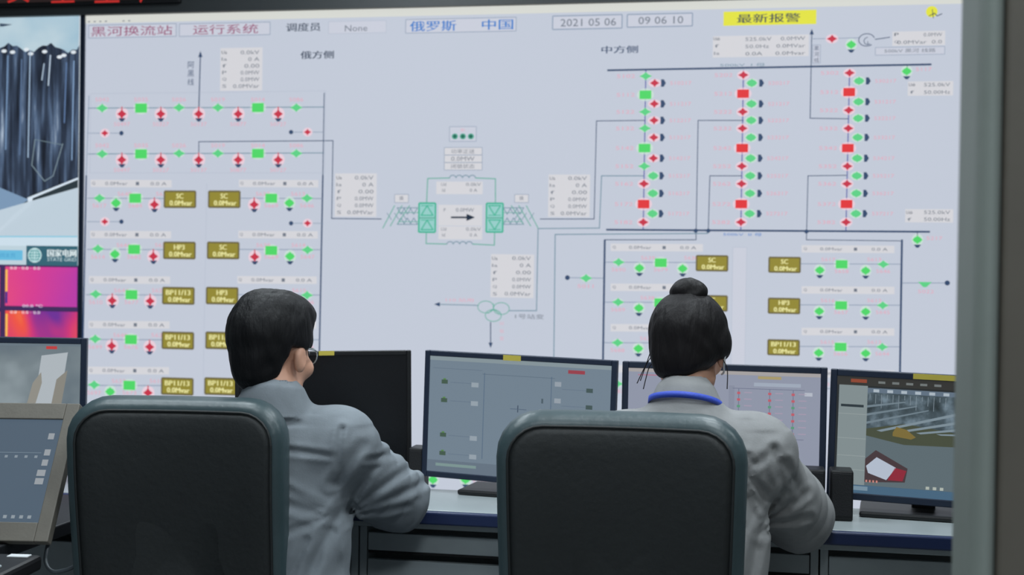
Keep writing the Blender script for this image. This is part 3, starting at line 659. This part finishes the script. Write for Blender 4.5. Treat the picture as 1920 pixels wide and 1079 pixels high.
# ------------------------------------------------------------------ office chairs
def rr_ring(wb, wt, h, r, inset, y, n=7, z0=0., bow=0.):
    """closed rounded outline of the backrest in the x-z plane, narrower at the bottom, inset, at depth y"""
    pts = []
    W = lambda z: (wb+(wt-wb)*min(1, max(0, z/h)))/2-inset
    r = max(.012, r-inset*.8); lo, hi = inset, h-inset
    for cxs, cz, a0 in ((1, hi-r, 0), (-1, hi-r, 90), (-1, lo+r, 180), (1, lo+r, 270)):
        for k in range(n):
            a = math.radians(a0+90*k/(n-1)); z = cz+r*math.sin(a)
            x = cxs*(W(z)-r)+r*math.cos(a)
            pts.append((x, z))
    out = []
    for i in range(len(pts)):          # subdivide long sides
        a, b = pts[i], pts[(i+1) % len(pts)]; L = math.hypot(a[0]-b[0], a[1]-b[1]); m = 8 if i % n == n-1 else 1
        for k in range(m): out.append((a[0]+(b[0]-a[0])*k/m, a[1]+(b[1]-a[1])*k/m))
    return [Vector((x, y-bow*(x/(wt/2))**2, z0+z)) for x, z in out]
def loft(rings, m, name, parent, mods=True):
    bm = bmesh.new(); R = [[bm.verts.new(p) for p in r] for r in rings]
    n = len(R[0])
    for a, b in zip(R, R[1:]):
        for k in range(n): bm.faces.new((a[k], a[(k+1) % n], b[(k+1) % n], b[k]))
    for r, flip in ((R[0], 1), (R[-1], 0)):
        c = bm.verts.new(sum((v.co for v in r), Vector())/n)
        for k in range(n): bm.faces.new((r[(k+1) % n], r[k], c) if flip else (r[k], r[(k+1) % n], c))
    bmesh.ops.recalc_face_normals(bm, faces=bm.faces)
    return build(name, bm, m, parent, True)
def office_chair(label, x, y, rz, top, wt, wb, H=.62, lean=.14):
    t = thing('office_chair', label, 'chair', (x, y, 0), (0, 0, rz), 'black leather office chairs')
    z0 = top-H
    def tip(rings):
        return [[Vector((p.x, p.y-(p.z-z0)*lean*.5+.01*math.sin((p.z-z0)/H*6), p.z)) for p in r] for r in rings]
    R = lambda ins, yy, bow=.03: rr_ring(wb, wt, H, .085, ins, yy, z0=z0, bow=bow)
    # the backrest's base position: local y=0 is the back panel's plane
    loft(tip([R(.2, .0), R(.14, .0), R(.08, .0), R(.02, -.002), R(.006, .006), R(0, .022), R(-.003, .045), R(0, .068), R(.014, .088), R(.05, .1), R(.1, .104)]), m_leather_sheen, 'backrest_cushion', t)
    loft(tip([R(.2, -.008), R(.15, -.008), R(.11, -.008), R(.075, -.008), R(.04, -.008), R(.026, -.003), R(.022, .008)]), m_leather, 'back_panel', t)
    bm = bmesh.new(); tube(bm, [p[0] for p in []] or [v for v in tip([R(.024, -.0035)])[0]]+[tip([R(.024, -.0035)])[0][0]], .0028, 6, False)
    build('piping', bm, m_leather, t, True)
    loft([rr_seat(.47+d, .46+d, zz) for d, zz in ((-.06, .42), (-.01, .43), (0, .455), (-.01, .485), (-.06, .50), (-.2, .503))], m_leather_sheen, 'seat', t)
    bm = bmesh.new(); tube(bm, spline([(0, .3, .415), (0, .12, .40), (0, .02, .43), (0, -.02, .56)]), .018, 8); build('back_bar', bm, m_black, t, True)
    for s in (-1, 1):
        bm = bmesh.new(); tube(bm, spline([(s*.24, .16, .43), (s*.27, .17, .50), (s*.27, .2, .59), (s*.27, .36, .595), (s*.27, .4, .54), (s*.24, .34, .43)]), .014, 8); build('armrest', bm, m_black, t, True)
    bm = bmesh.new(); tube(bm, [(0, .27, .1), (0, .27, .41)], [.028, .022], 12); build('gas_column', bm, m_black, t, True)
    for k in range(5):
        a = k*2*math.pi/5+.3; d = Vector((math.cos(a), math.sin(a), 0)); c = Vector((0, .27, 0))
        bm = bmesh.new(); tube(bm, [c+Vector((0, 0, .12)), c+d*.18+Vector((0, 0, .1)), c+d*.26+Vector((0, 0, .07))], [.024, .02, .013], 8); leg = build('leg', bm, m_black, t, True)
        bm = bmesh.new(); q = c+d*.25; s = d.cross(Vector((0, 0, 1))); tube(bm, [q-s*.022+Vector((0, 0, .03)), q+s*.022+Vector((0, 0, .03))], .029, 12); build('caster', bm, m_black, leg, False)
    return t
def rr_seat(wd, dp, z):
    pts = rr_ring(wd, wd, dp, .09, 0, 0)
    return [Vector((p.x, .07+p.z+(.47-dp)/2*0+(.46-dp)/2, z)) for p in pts]
c1 = U(335, 750, 2.66); c2 = U(1163, 774, 2.43)
CH1 = (c1[0]-.012, c1[1]+.05); CH2 = (c2[0], c2[1]+.04)
office_chair('black leather office chair with high padded back, behind the seated man', CH1[0], CH1[1], math.radians(7), c1[2], .462, .45)
office_chair('black leather office chair with high padded back, behind the seated woman', CH2[0], CH2[1], math.radians(2), c2[2]-.004, .475, .455)

# ------------------------------------------------------------------ people: smooth solids from joined tapered limbs
def cap(p, a, b, ra, rb, flat=None):
    a = np.array(a, float); b = np.array(b, float); ab = b-a
    q = p-a
    t = np.clip((q@ab)/(ab@ab), 0, 1)
    d = q-t[..., None]*ab
    if flat is not None: d = d*np.array(flat)
    return np.sqrt((d*d).sum(-1))-(ra+(rb-ra)*t)
def ell(p, c, r, R=None):
    q = p-np.array(c, float)
    if R is not None: q = q@R
    r = np.array(r, float); k0 = np.sqrt(((q/r)**2).sum(-1)); k1 = np.sqrt(((q/(r*r))**2).sum(-1))
    return np.where(k1 > 1e-6, k0*(k0-1)/np.maximum(k1, 1e-6), -r.min())
def smin(a, b, k): h = np.clip(.5+.5*(b-a)/k, 0, 1); return b*(1-h)+a*h-k*h*(1-h)
def smax(a, b, k): return -smin(-a, -b, k)
def nets(fn, lo, hi, h):
    lo = np.array(lo, float); n = np.ceil((np.array(hi)-lo)/h).astype(int)+1
    B = 16; D = np.full(tuple(((n+B-1)//B)*B), 9., np.float32)
    nb = np.array(D.shape)//B
    cs = np.stack(np.meshgrid(*[np.arange(k) for k in nb], indexing='ij'), -1).reshape(-1, 3)
    cc = lo+(cs*B+(B-1)/2)*h; dc = fn(cc)
    loc = np.stack(np.meshgrid(*[np.arange(B)]*3, indexing='ij'), -1)*h
    for c, d in zip(cs, dc):
        s = tuple(slice(k*B, (k+1)*B) for k in c)
        if abs(d) > B*h*1.25: D[s] = d
        else: D[s] = fn((loc+lo+c*B*h).reshape(-1, 3)).reshape(B, B, B)
    S = D < 0
    m = np.zeros(tuple(k-1 for k in D.shape), np.int8)
    off = [(i, j, k) for i in (0, 1) for j in (0, 1) for k in (0, 1)]
    for o in off: m += S[o[0]:D.shape[0]-1+o[0], o[1]:D.shape[1]-1+o[1], o[2]:D.shape[2]-1+o[2]]
    idx = np.argwhere((m > 0) & (m < 8)); acc = np.zeros((len(idx), 3)); cnt = np.zeros(len(idx))
    for a in off:
        for ax in range(3):
            if a[ax]: continue
            b = list(a); b[ax] = 1
            va = D[tuple((idx+a).T)]; vb = D[tuple((idx+b).T)]; ms = (va < 0) != (vb < 0)
            t = np.where(ms, va/np.where(ms, va-vb, 1), 0); pos = np.tile(np.array(a, float), (len(idx), 1)); pos[:, ax] = t
            acc[ms] += pos[ms]; cnt[ms] += 1
    V = lo+(idx+acc/cnt[:, None])*h
    I = -np.ones(m.shape, np.int64); I[tuple(idx.T)] = np.arange(len(idx)); faces = []
    for ax in range(3):
        sl0 = [slice(None)]*3; sl1 = [slice(None)]*3; sl0[ax] = slice(0, -1); sl1[ax] = slice(1, None)
        e = np.argwhere(S[tuple(sl0)] != S[tuple(sl1)])
        b, c = [k for k in range(3) if k != ax]
        e = e[(e[:, b] > 0) & (e[:, c] > 0) & (e[:, b] < m.shape[b]) & (e[:, c] < m.shape[c])]
        q = []
        for db, dc_ in ((0, 0), (1, 0), (1, 1), (0, 1)):
            k = e.copy(); k[:, b] -= db; k[:, c] -= dc_; q.append(I[tuple(k.T)])
        q = np.stack(q, 1); inside = S[tuple(e.T)]
        if ax == 1: inside = ~inside
        q[~inside] = q[~inside][:, ::-1]
        faces.append(q[(q >= 0).all(1)])
    return V, np.concatenate(faces)
def solid(name, fn, lo, hi, h, m, parent, relax=1):
    V, Fc = nets(fn, lo, hi, h)
    for _ in range(relax):                                      # light smoothing
        s = np.zeros_like(V); c = np.zeros(len(V))
        for a, b in ((0, 1), (1, 2), (2, 3), (3, 0)):
            np.add.at(s, Fc[:, a], V[Fc[:, b]]); np.add.at(c, Fc[:, a], 1); np.add.at(s, Fc[:, b], V[Fc[:, a]]); np.add.at(c, Fc[:, b], 1)
        V = V*.5+.5*s/np.maximum(c, 1)[:, None]
    me = bpy.data.meshes.new(name); me.from_pydata(V.tolist(), [], Fc.tolist()); me.update()
    return link(name, me, m, parent, True)
def rotz(a): c, s = math.cos(a), math.sin(a); return np.array([[c, s, 0], [-s, c, 0], [0, 0, 1.]])   # rows: local axes in world (heading a ccw from +Y)
def noise(p, f, seed=0):
    r = np.random.RandomState(seed); o = 0
    for k in range(5):
        d = r.normal(size=3); d /= np.linalg.norm(d); o = o+np.sin(p@d*f*(1+.35*k)+r.rand()*6.28+1.3*np.sin(p@r.normal(size=3)*f*.5))
    return o/5
def seg_xz(p, a, b):
    a = np.array(a); b = np.array(b); q = p[:, [0, 2]]-a; ab = b-a; t = np.clip((q@ab)/(ab@ab), 0, 1)
    d = q-t[:, None]*ab; return np.sqrt((d*d).sum(-1)), t

def person(label, P, female=False):
    """P: joints in world metres; head frame hc (centre), hR (rows = right, forward, up)"""
    S = {}
    hc, hR = P['head'], P['hR']
    L = lambda p: (p-hc)@hR.T                                    # world -> head axes
    G = lambda q: hc+np.array(q)@hR                              # head axes -> world
    fs = .94 if female else 1.0
    neckb = P['neck']; pel = P['pelvis']
    def head(p):
        q = L(p)/fs
        d = ell(q, (0, -.012, .03), (.074, .093, .083))
        d = smin(d, ell(q, (0, .028, -.035), (.056, .06, .078)), .03)
        d = smin(d, ell(q, (0, .062, -.092), (.026, .024, .02)), .025)
        d = smin(d, cap(q, (-.045, .0, -.07), (-.02, .055, -.095), .02, .018), .02); d = smin(d, cap(q, (.045, .0, -.07), (.02, .055, -.095), .02, .018), .02)
        for s in (-1, 1):
            d = smax(d, -ell(q, (s*.03, .1, -.002), (.017, .018, .011)), .012)
            d = smin(d, cap(q, (s*.042, .068, -.034), (s*.04, .07, -.036), .018, .018), .02)
            e = ell(q, (s*.077, -.002, -.018), (.011, .019, .031)); e = smax(e, -ell(q, (s*.089, .004, -.014), (.007, .011, .019)), .004)
            d = smin(d, e, .006)
            d = smin(d, cap(q, (s*.012, .088, .016), (s*.045, .078, .02), .007, .006), .01)
        d = smin(d, cap(q, (0, .084, .0), (0, .106, -.036), .007, .011), .008)
        d = smin(d, cap(q, (-.009, .1, -.04), (.009, .1, -.04), .007, .007), .006)
        d = smin(d, cap(q, (-.02, .083, -.065), (.02, .083, -.065), .005, .005), .005); d = smin(d, cap(q, (-.016, .083, -.075), (.016, .083, -.075), .006, .006), .005)
        return d*fs
    nr = .045 if female else .052
    def hand(p, side):
        H = P['hand_'+side]; w, f, up, rt = H['w'], H['f'], H['up'], H['r']      # wrist, finger direction, back of hand, thumb side
        d = cap(p, w, w+f*.035+rt*.012, .026, .024, None); d = smin(d, cap(p, w+f*.02+rt*.014, w+f*.075+rt*.024, .018, .013), .018)
        d = smin(d, cap(p, w+f*.02-rt*.012, w+f*.07-rt*.022, .017, .012), .018)
        for k, (off, ln) in enumerate(((.028, .078), (.009, .088), (-.011, .082), (-.03, .064))):
            b0 = w+f*.078+rt*off; b1 = b0+f*ln*.45+up*.008; b2 = b1+f*ln*.3-up*.012; b3 = b2+f*ln*.2-up*.018
            d = smin(d, np.minimum(cap(p, b0, b1, .0092, .0085), np.minimum(cap(p, b1, b2, .0085, .008), cap(p, b2, b3, .008, .0065))), .004)
        t0 = w+f*.02+rt*.026; t1 = t0+f*.035+rt*.03-up*.004; t2 = t1+f*.03+rt*.01-up*.006
        return smin(d, np.minimum(cap(p, t0, t1, .0125, .0105), cap(p, t1, t2, .0105, .0075)), .008)
    def torso(p, g):
        sl, sr, tR = P['sh_l'], P['sh_r'], P['tR']
        mid = (sl+sr)/2
        ch = P['chest']; ww = .94 if female else 1.
        d = ell(p, ch, ((.163+g)*ww, .105+g, .2+g), tR.T)
        d = smin(d, ell(p, pel*.45+ch*.55-np.array([0, 0, .04]), ((.15+g)*ww, .1+g, .18+g), tR.T), .08)
        d = smin(d, ell(p, pel, (.165+g, .125+g, .12+g), tR.T), .06)
        d = smin(d, cap(p, sl*.82+mid*.18, sr*.82+mid*.18, .052+g, .052+g), .06)
        d = smin(d, cap(p, mid+np.array([0, 0, .0])+tR[1]*-.01, neckb, .07+g, .048+g), .06)
        return d
    def arms(p, g, hands=False):
        d = None
        for s in 'lr':
            a, e, w = P['sh_'+s], P['el_'+s], P['wr_'+s]
            x = cap(p, a, e, .05+g, .045+g)
            if g > .01: x = smin(x, cap(p, a*.45+e*.55-up*.022, e-up*.006, .052+g, .052+g), .03); x = smin(x, cap(p, e, w, .04+g, .027+g), .025)
            d = x if d is None else smin(d, x, .01)
        return d
    def legs(p, g):
        d = None
        for s in 'lr':
            h_, k, a = P['hip_'+s], P['kn_'+s], P['an_'+s]
            x = smin(cap(p, h_, k, .078+g, .055+g), cap(p, k, a, .052+g, .036+g), .03)
            d = x if d is None else smin(d, x, .01)
        return d
    def bodyf(p):
        d = head(p); d = smin(d, cap(p, G((0, -.03, -.05)), neckb, nr, nr*1.08), .022)
        d = smin(d, torso(p, -.02), .04); d = smin(d, arms(p, -.008), .03); d = smin(d, legs(p, -.008), .04)
        for s in 'lr':
            d = smin(d, hand(p, s), .014)
            a = P['an_'+s]; d = smin(d, cap(p, a+np.array([0, -.02, -.045]), a+P['tR'][1]*.15+np.array([0, 0, -.055]), .03, .022), .02)
        return d
    keys = [P[k] for k in ('head', 'sh_l', 'sh_r', 'el_l', 'el_r', 'wr_l', 'wr_r', 'kn_l', 'kn_r', 'an_l', 'an_r', 'pelvis')]+[P['hand_l']['w']+P['hand_l']['f']*.18, P['hand_r']['w']+P['hand_r']['f']*.18, P['an_l']+P['tR'][1]*.16, P['an_r']+P['tR'][1]*.16]
    lo = np.min(keys, 0)-.17; hi = np.max(keys, 0)+.17; lo[2] = max(lo[2], .0)
    root = thing('person', label, 'person', (pel[0], pel[1], 0), world=True)
    solid('body', bodyf, lo, hi, .0055, m_skin, root)
    for s in (-1, 1):
        bm = bmesh.new(); bmesh.ops.create_uvsphere(bm, u_segments=12, v_segments=8, radius=.011*fs); bmesh.ops.translate(bm, verts=bm.verts, vec=Vector(G(np.array((s*.03, .077, -.002))*fs)))
        build('eye', bm, mat('eye_dark', (40, 34, 32), .2, var=.01), root, True)
    # jacket
    waist = P['hem']
    cr = P['creases']
    def jack(p):
        g = .022
        d = torso(p, g*.8); d = smin(d, arms(p, g), .05)
        for s in 'lr':                                           # soft shoulder cap
            d = smin(d, ell(p, P['sh_'+s], (.07, .072, .07)), .04)
        # collar
        q = (p-neckb)@P['tR'].T; rr = np.sqrt((q[:, 0]/1.08)**2+(q[:, 1]-.004)**2); zc = q[:, 2]+.12*q[:, 1]
        col = np.maximum(np.abs(rr-(nr+.010)+zc*.32)-.0055, np.abs(zc+.004)-.032)
        d = smin(d, col, .012)
        inner = np.maximum(rr-(nr+.004)+zc*.32, -(zc+.012)); d = smax(d, -inner, .005)
        for s in 'lr':                                           # sleeve ends short of the wrist
            e, w_ = P['el_'+s], P['wr_'+s]; ax = (w_-e)/np.linalg.norm(w_-e)
            near = np.linalg.norm(p-w_, axis=1) < .14
            d = np.where(near, smax(d, (p-w_)@ax+.012, .006), d)
            # folds round the sleeve
            a = P['sh_'+s]
            for (s0, s1, f, am) in ((a, e, 60, .0045), (e, w_, 85, .0045)):
                ax2 = (s1-s0); Ln = np.linalg.norm(ax2); ax2 = ax2/Ln; t = (p-s0)@ax2
                r = np.linalg.norm((p-s0)-t[:, None]*ax2, axis=1)
                wgt = np.exp(-((t-Ln*.72)/(Ln*.42))**2)*(r < .14)
                sw = np.sin(t*f+2.6*noise(p, 11, 3)+(p[:, 0]+p[:, 2])*16)
                d = d+am*wgt*(np.abs(sw)**.6*-1+.5)
        d = d+.0035*noise(p, 38, 7)*(p[:, 2] < neckb[2]-.03)+.005*noise(p*np.array([1.6, 1, .7]), 20, 11)*(p[:, 2] < neckb[2]-.05)
        gr = np.zeros(len(p)); rg = np.zeros(len(p))
        for a, b, wd, am in cr:
            dist, t = seg_xz(p, a, b); k = (1-.5*t)*am; gr = np.maximum(gr, 1.1*k*np.exp(-(dist/wd)**2)); rg = np.maximum(rg, .6*k*np.exp(-((dist-2.1*wd)/wd)**2))
        d = d+gr-rg
        return smax(d, waist-p[:, 2], .006)
    keys = [P[k] for k in ('sh_l', 'sh_r', 'el_l', 'el_r', 'wr_l', 'wr_r', 'pelvis')]
    lo = np.min(keys, 0)-.22; hi = np.max(keys, 0)+.2; lo[2] = waist-.02; hi[2] = neckb[2]+.08
    jk = solid('jacket', jack, lo, hi, .0045, m_jacket2 if female else m_jacket, root)
    # trousers
    def trou(p):
        d = smin(legs(p, .012), ell(p, pel, (.175, .135, .11), P['tR'].T), .05)
        d = d+.004*noise(p, 30, 5); d = smax(d, p[:, 2]-(waist+.12), .004)
        return smax(d, P['an_l'][2]+.0-p[:, 2], .004)
    keys = [P[k] for k in ('hip_l', 'hip_r', 'kn_l', 'kn_r', 'an_l', 'an_r', 'pelvis')]
    lo = np.min(keys, 0)-.2; hi = np.max(keys, 0)+.2; lo[2] = .03
    solid('trousers', trou, lo, hi, .008, m_trouser, root)
    for s in 'lr':
        a = P['an_'+s]
        def shoe(p, a=a):
            d = cap(p, a+np.array([0, 0, -.035]), a+P['tR'][1]*.16+np.array([0, 0, -.052]), .042, .032)
            return smax(smax(d, .004-p[:, 2], .004), p[:, 2]-a[2]-.005, .004)
        solid('shoe', shoe, a-.2, a+.22, .007, m_black, root)
    # hair
    def hair(p):
        q = L(p)/fs
        if not female:
            d = ell(q, (0, -.014, .034), (.09, .104, .091))
            d = smin(d, ell(q, (0, -.050, -.035), (.06, .052, .062)), .03)
            d = smin(d, ell(q, (0, .05, .085), (.066, .042, .03)), .03)
            d = smin(d, ell(q, (0, -.01, .085), (.072, .075, .045)), .04)
            face = np.maximum(q[:, 2]-.062, -(q[:, 1]-.055)); d = smax(d, -face, .012)
            ear = np.maximum(np.maximum(q[:, 2]-.004, -(q[:, 1]+.034-.25*q[:, 2])), .048-np.abs(q[:, 0])); d = smax(d, -ear, .01)
            d = smax(d, -(q[:, 2]+.098)+0*d, .012)
            st = noise(q*np.array([1, 1, .35]), 150, 2)*.0022+noise(q, 60, 8)*.0035
        else:
            d = ell(q, (0, -.014, .032), (.089, .107, .096))
            d = smin(d, ell(q, (0, -.05, -.03), (.073, .055, .075)), .03)
            face = np.maximum(q[:, 2]-.058, -(q[:, 1]-.05)); d = smax(d, -face, .012)
            ear = np.maximum(np.maximum(q[:, 2]+.005, -(q[:, 1]+.012)), .05-np.abs(q[:, 0])); d = smax(d, -ear, .01)
            d = smin(d, ell(q, (.084, -.012, .0), (.014, .034, .036)), .015)
            nape = -(q[:, 2]+.083-.8*np.maximum(q[:, 0]-.02, 0)); d = smax(d, nape, .015)
            st = noise(q*np.array([1, 1, .5]), 130, 2)*.002+noise(q, 50, 8)*.002
        d = d+st
        return d*fs
    hh = solid('hair', hair, hc-.19, hc+.19, .0035, m_hair2 if female else m_hair, root, 1)
    if female:
        def bun(p):
            q = L(p)/fs; c = np.array((.002, -.04, .122))
            d = smin(ell(q, c, (.041, .036, .028)), cap(q, (.0, -.03, .07), (.002, -.04, .108), .05, .034), .022)
            a = np.arctan2(q[:, 0]-c[0], q[:, 1]-c[1]); return (d+.0012*np.sin(3*a+110*(q[:, 2]-c[2]))+.0018*noise(q, 110, 4))*fs
        solid('hair_bun', bun, G((0, -.04, .12))-.1, G((0, -.04, .12))+.1, .003, m_hair2, hh)
        for sx, (x0, x1) in enumerate(((-.085, -.100), (-.08, -.107), (.086, .092), (-.075, -.092))):
            bm = bmesh.new(); tube(bm, spline([G((x0*.93, -.02, -.01-.01*sx)), G(((x0+x1)/2, -.015, -.05)), G((x1, -.02, -.08-.006*sx))]), .0011, 5)
            build('loose_strand', bm, m_hair2, hh, True)
        # lanyard round the collar
        pts = []
        for k in range(25):
            a = math.radians(-205+k*230/24); r = nr+.021
            pts.append(neckb+P['tR'][0]*r*1.05*math.cos(a)+P['tR'][1]*(r*math.sin(a))+np.array([0, 0, -.006-.026*math.sin(a)]))
        bm = bmesh.new(); prev = None
        for i, pt in enumerate(pts):
            rad = pt-neckb; rad[2] = 0; rad /= np.linalg.norm(rad)
            a = [bm.verts.new(pt+rad*o+np.array([0, 0, zz])) for o, zz in ((.007, -.0065), (.0095, -.0065), (.0085, .0065), (.0035, .0065))]
            if prev:
                for k in range(4): bm.faces.new((prev[k], prev[(k+1) % 4], a[(k+1) % 4], a[k]))
            else: bm.faces.new(a)
            prev = a
        bm.faces.new(prev[::-1]); bmesh.ops.recalc_face_normals(bm, faces=bm.faces)
        build('lanyard', bm, m_lany, root, True)
        # white earpiece / mask loop
        bm = bmesh.new(); tube(bm, spline([G((.075, .012, .0)), G((.083, -.012, -.012)), G((.08, -.01, -.04)), G((.07, .03, -.05)), G((.055, .07, -.05))]), .0022, 6); build('ear_loop', bm, m_white, root, True)
    else:
        bm = bmesh.new(); tube(bm, [G((.079, -.004, .008)), G((.075, .05, .006)), G((.056, .088, .004))], .0017, 6)
        tube(bm, [G((-.079, -.004, .008)), G((-.075, .05, .006)), G((-.056, .088, .004))], .0017, 6)
        for s in (-1, 1): tube(bm, [G((s*.033+.022*math.cos(a), .095-.006*math.cos(a)*s, -.006+.019*math.sin(a))) for a in [6.2832*k/16 for k in range(17)]], .0016, 6, False)
        tube(bm, [G((-.01, .106, -.002)), G((.01, .106, -.002))], .0016, 6)
        build('glasses', bm, m_steel, root, True)
    return root

def head_frame(heading, pitch=0., roll=0.):
    R = rotz(heading); r, f, u = R[0], R[1], R[2]
    f2 = f*math.cos(pitch)-u*math.sin(pitch); u2 = u*math.cos(pitch)+f*math.sin(pitch)
    r2 = r*math.cos(roll)+u2*math.sin(roll); u3 = -r*math.sin(roll)+u2*math.cos(roll)
    return np.array([r2, f2, u3])
def XZ(px, py, d): q = U(px, py, d); return (q[0], q[2])
up = np.array([0, 0, 1.])
# ---- man
hd = math.radians(-17)
tR = rotz(math.radians(-12))
head = U(512, 658, 2.83)
P = dict(head=head, hR=head_frame(hd, .12, .03), tR=tR)
P['neck'] = U(512, 750, 2.79)
P['sh_r'] = U(640, 834, 2.80); P['sh_l'] = U(372, 828, 2.86)
P['chest'] = (P['sh_r']+P['sh_l'])/2-up*.13
P['pelvis'] = np.array([(P['sh_r'][0]+P['sh_l'][0])/2+.03, P['chest'][1]-.01, .56])
P['el_r'] = U(742, 934, 3.0); P['wr_r'] = P['el_r']+np.array([-.2, .1, .035]); P['wr_r'][2] = ZD+.05
P['el_l'] = P['sh_l']+np.array([-.12, .18, -.17]); P['el_l'][2] = ZD+.062; P['wr_l'] = P['el_l']+np.array([.2, .1, 0]); P['wr_l'][2] = ZD+.045
for s, rr_ in (('r', -1), ('l', 1)):
    f = P['wr_'+s]-P['el_'+s]; f[2] = -.02; f /= np.linalg.norm(f); rt = np.cross(f, up)*rr_
    P['hand_'+s] = dict(w=P['wr_'+s]+f*.012, f=f, up=up, r=rt/np.linalg.norm(rt))
def lower(P, x_off=0):
    f, r = P['tR'][1], P['tR'][0]
    for s, k in (('l', -1), ('r', 1)):
        P['hip_'+s] = P['pelvis']+r*k*.085+np.array([0, 0, -.0]); P['kn_'+s] = P['hip_'+s]+f*.13+r*k*.05; 
        P['hip_'+s][2] = .535; P['kn_'+s] = P['hip_'+s]+np.array([k*.13, .27, -.03]); P['an_'+s] = P['kn_'+s]+np.array([0, -.12, 0]); P['an_'+s][2] = .09
def creases(rows, d):
    return [(XZ(x0, y0, d), XZ(x1, y1, d), w_, a_) for x0, y0, x1, y1, w_, a_ in rows]
man_cr = creases([(640, 962, 700, 872, .009, .010), (646, 966, 742, 892, .008, .009), (650, 970, 775, 925, .009, .008), (655, 978, 730, 968, .008, .008), (640, 900, 690, 832, .009, .007),
    (556, 836, 645, 848, .006, .006), (548, 925, 632, 962, .009, .009), (552, 905, 630, 950, .008, .006), (640, 962, 598, 1075, .010, .010), (640, 958, 560, 985, .008, .007),
    (655, 800, 648, 900, .006, .006), (600, 1000, 570, 1075, .008, .006), (636, 975, 640, 1075, .008, .006), (700, 860, 760, 872, .007, .006)], 2.78)
P['creases'] = man_cr; P['hem'] = .52; lower(P)
person('man in a grey work jacket seated in the left office chair, seen from behind', P)
# ---- woman
hd = math.radians(-14)
head = U(1293, 650, 2.76)
tR = rotz(math.radians(-8))
Q = dict(head=head, hR=head_frame(hd, .2, .02), tR=tR)
Q['neck'] = U(1285, 752, 2.70)
Q['sh_r'] = U(1418, 850, 2.68); Q['sh_l'] = U(1165, 846, 2.72)
Q['chest'] = (Q['sh_r']+Q['sh_l'])/2-up*.13
Q['pelvis'] = np.array([(Q['sh_r'][0]+Q['sh_l'][0])/2+.0, Q['chest'][1]-.01, .56])
Q['el_r'] = U(1500, 968, 2.9); Q['wr_r'] = Q['el_r']+np.array([-.2, .1, .0]); Q['wr_r'][2] = ZD+.045
Q['el_l'] = Q['sh_l']+np.array([-.10, .2, -.17]); Q['el_l'][2] = ZD+.055; Q['wr_l'] = Q['el_l']+np.array([.2, .1, 0]); Q['wr_l'][2] = ZD+.045
for s, rr_ in (('r', -1), ('l', 1)):
    f = Q['wr_'+s]-Q['el_'+s]; f[2] = -.02; f /= np.linalg.norm(f); rt = np.cross(f, up)*rr_
    Q['hand_'+s] = dict(w=Q['wr_'+s]+f*.012, f=f, up=up, r=rt/np.linalg.norm(rt))
Q['creases'] = creases([(1425, 985, 1480, 900, .009, .010), (1430, 988, 1515, 935, .008, .008), (1432, 995, 1520, 985, .008, .008), (1405, 868, 1450, 838, .008, .007), (1400, 925, 1428, 985, .009, .009),
    (1450, 835, 1475, 925, .008, .007), (1424, 990, 1405, 1075, .010, .010), (1400, 880, 1470, 965, .008, .008), (1402, 905, 1450, 975, .007, .006), (1470, 860, 1500, 930, .008, .007), (1402, 850, 1425, 905, .008, .006)], 2.67)
Q['hem'] = .52; lower(Q)
person('woman with hair bun, pale grey work jacket and blue lanyard, seated with her back turned', Q, True)
for o in bpy.data.objects:
    if '_w' in o: del o['_w']
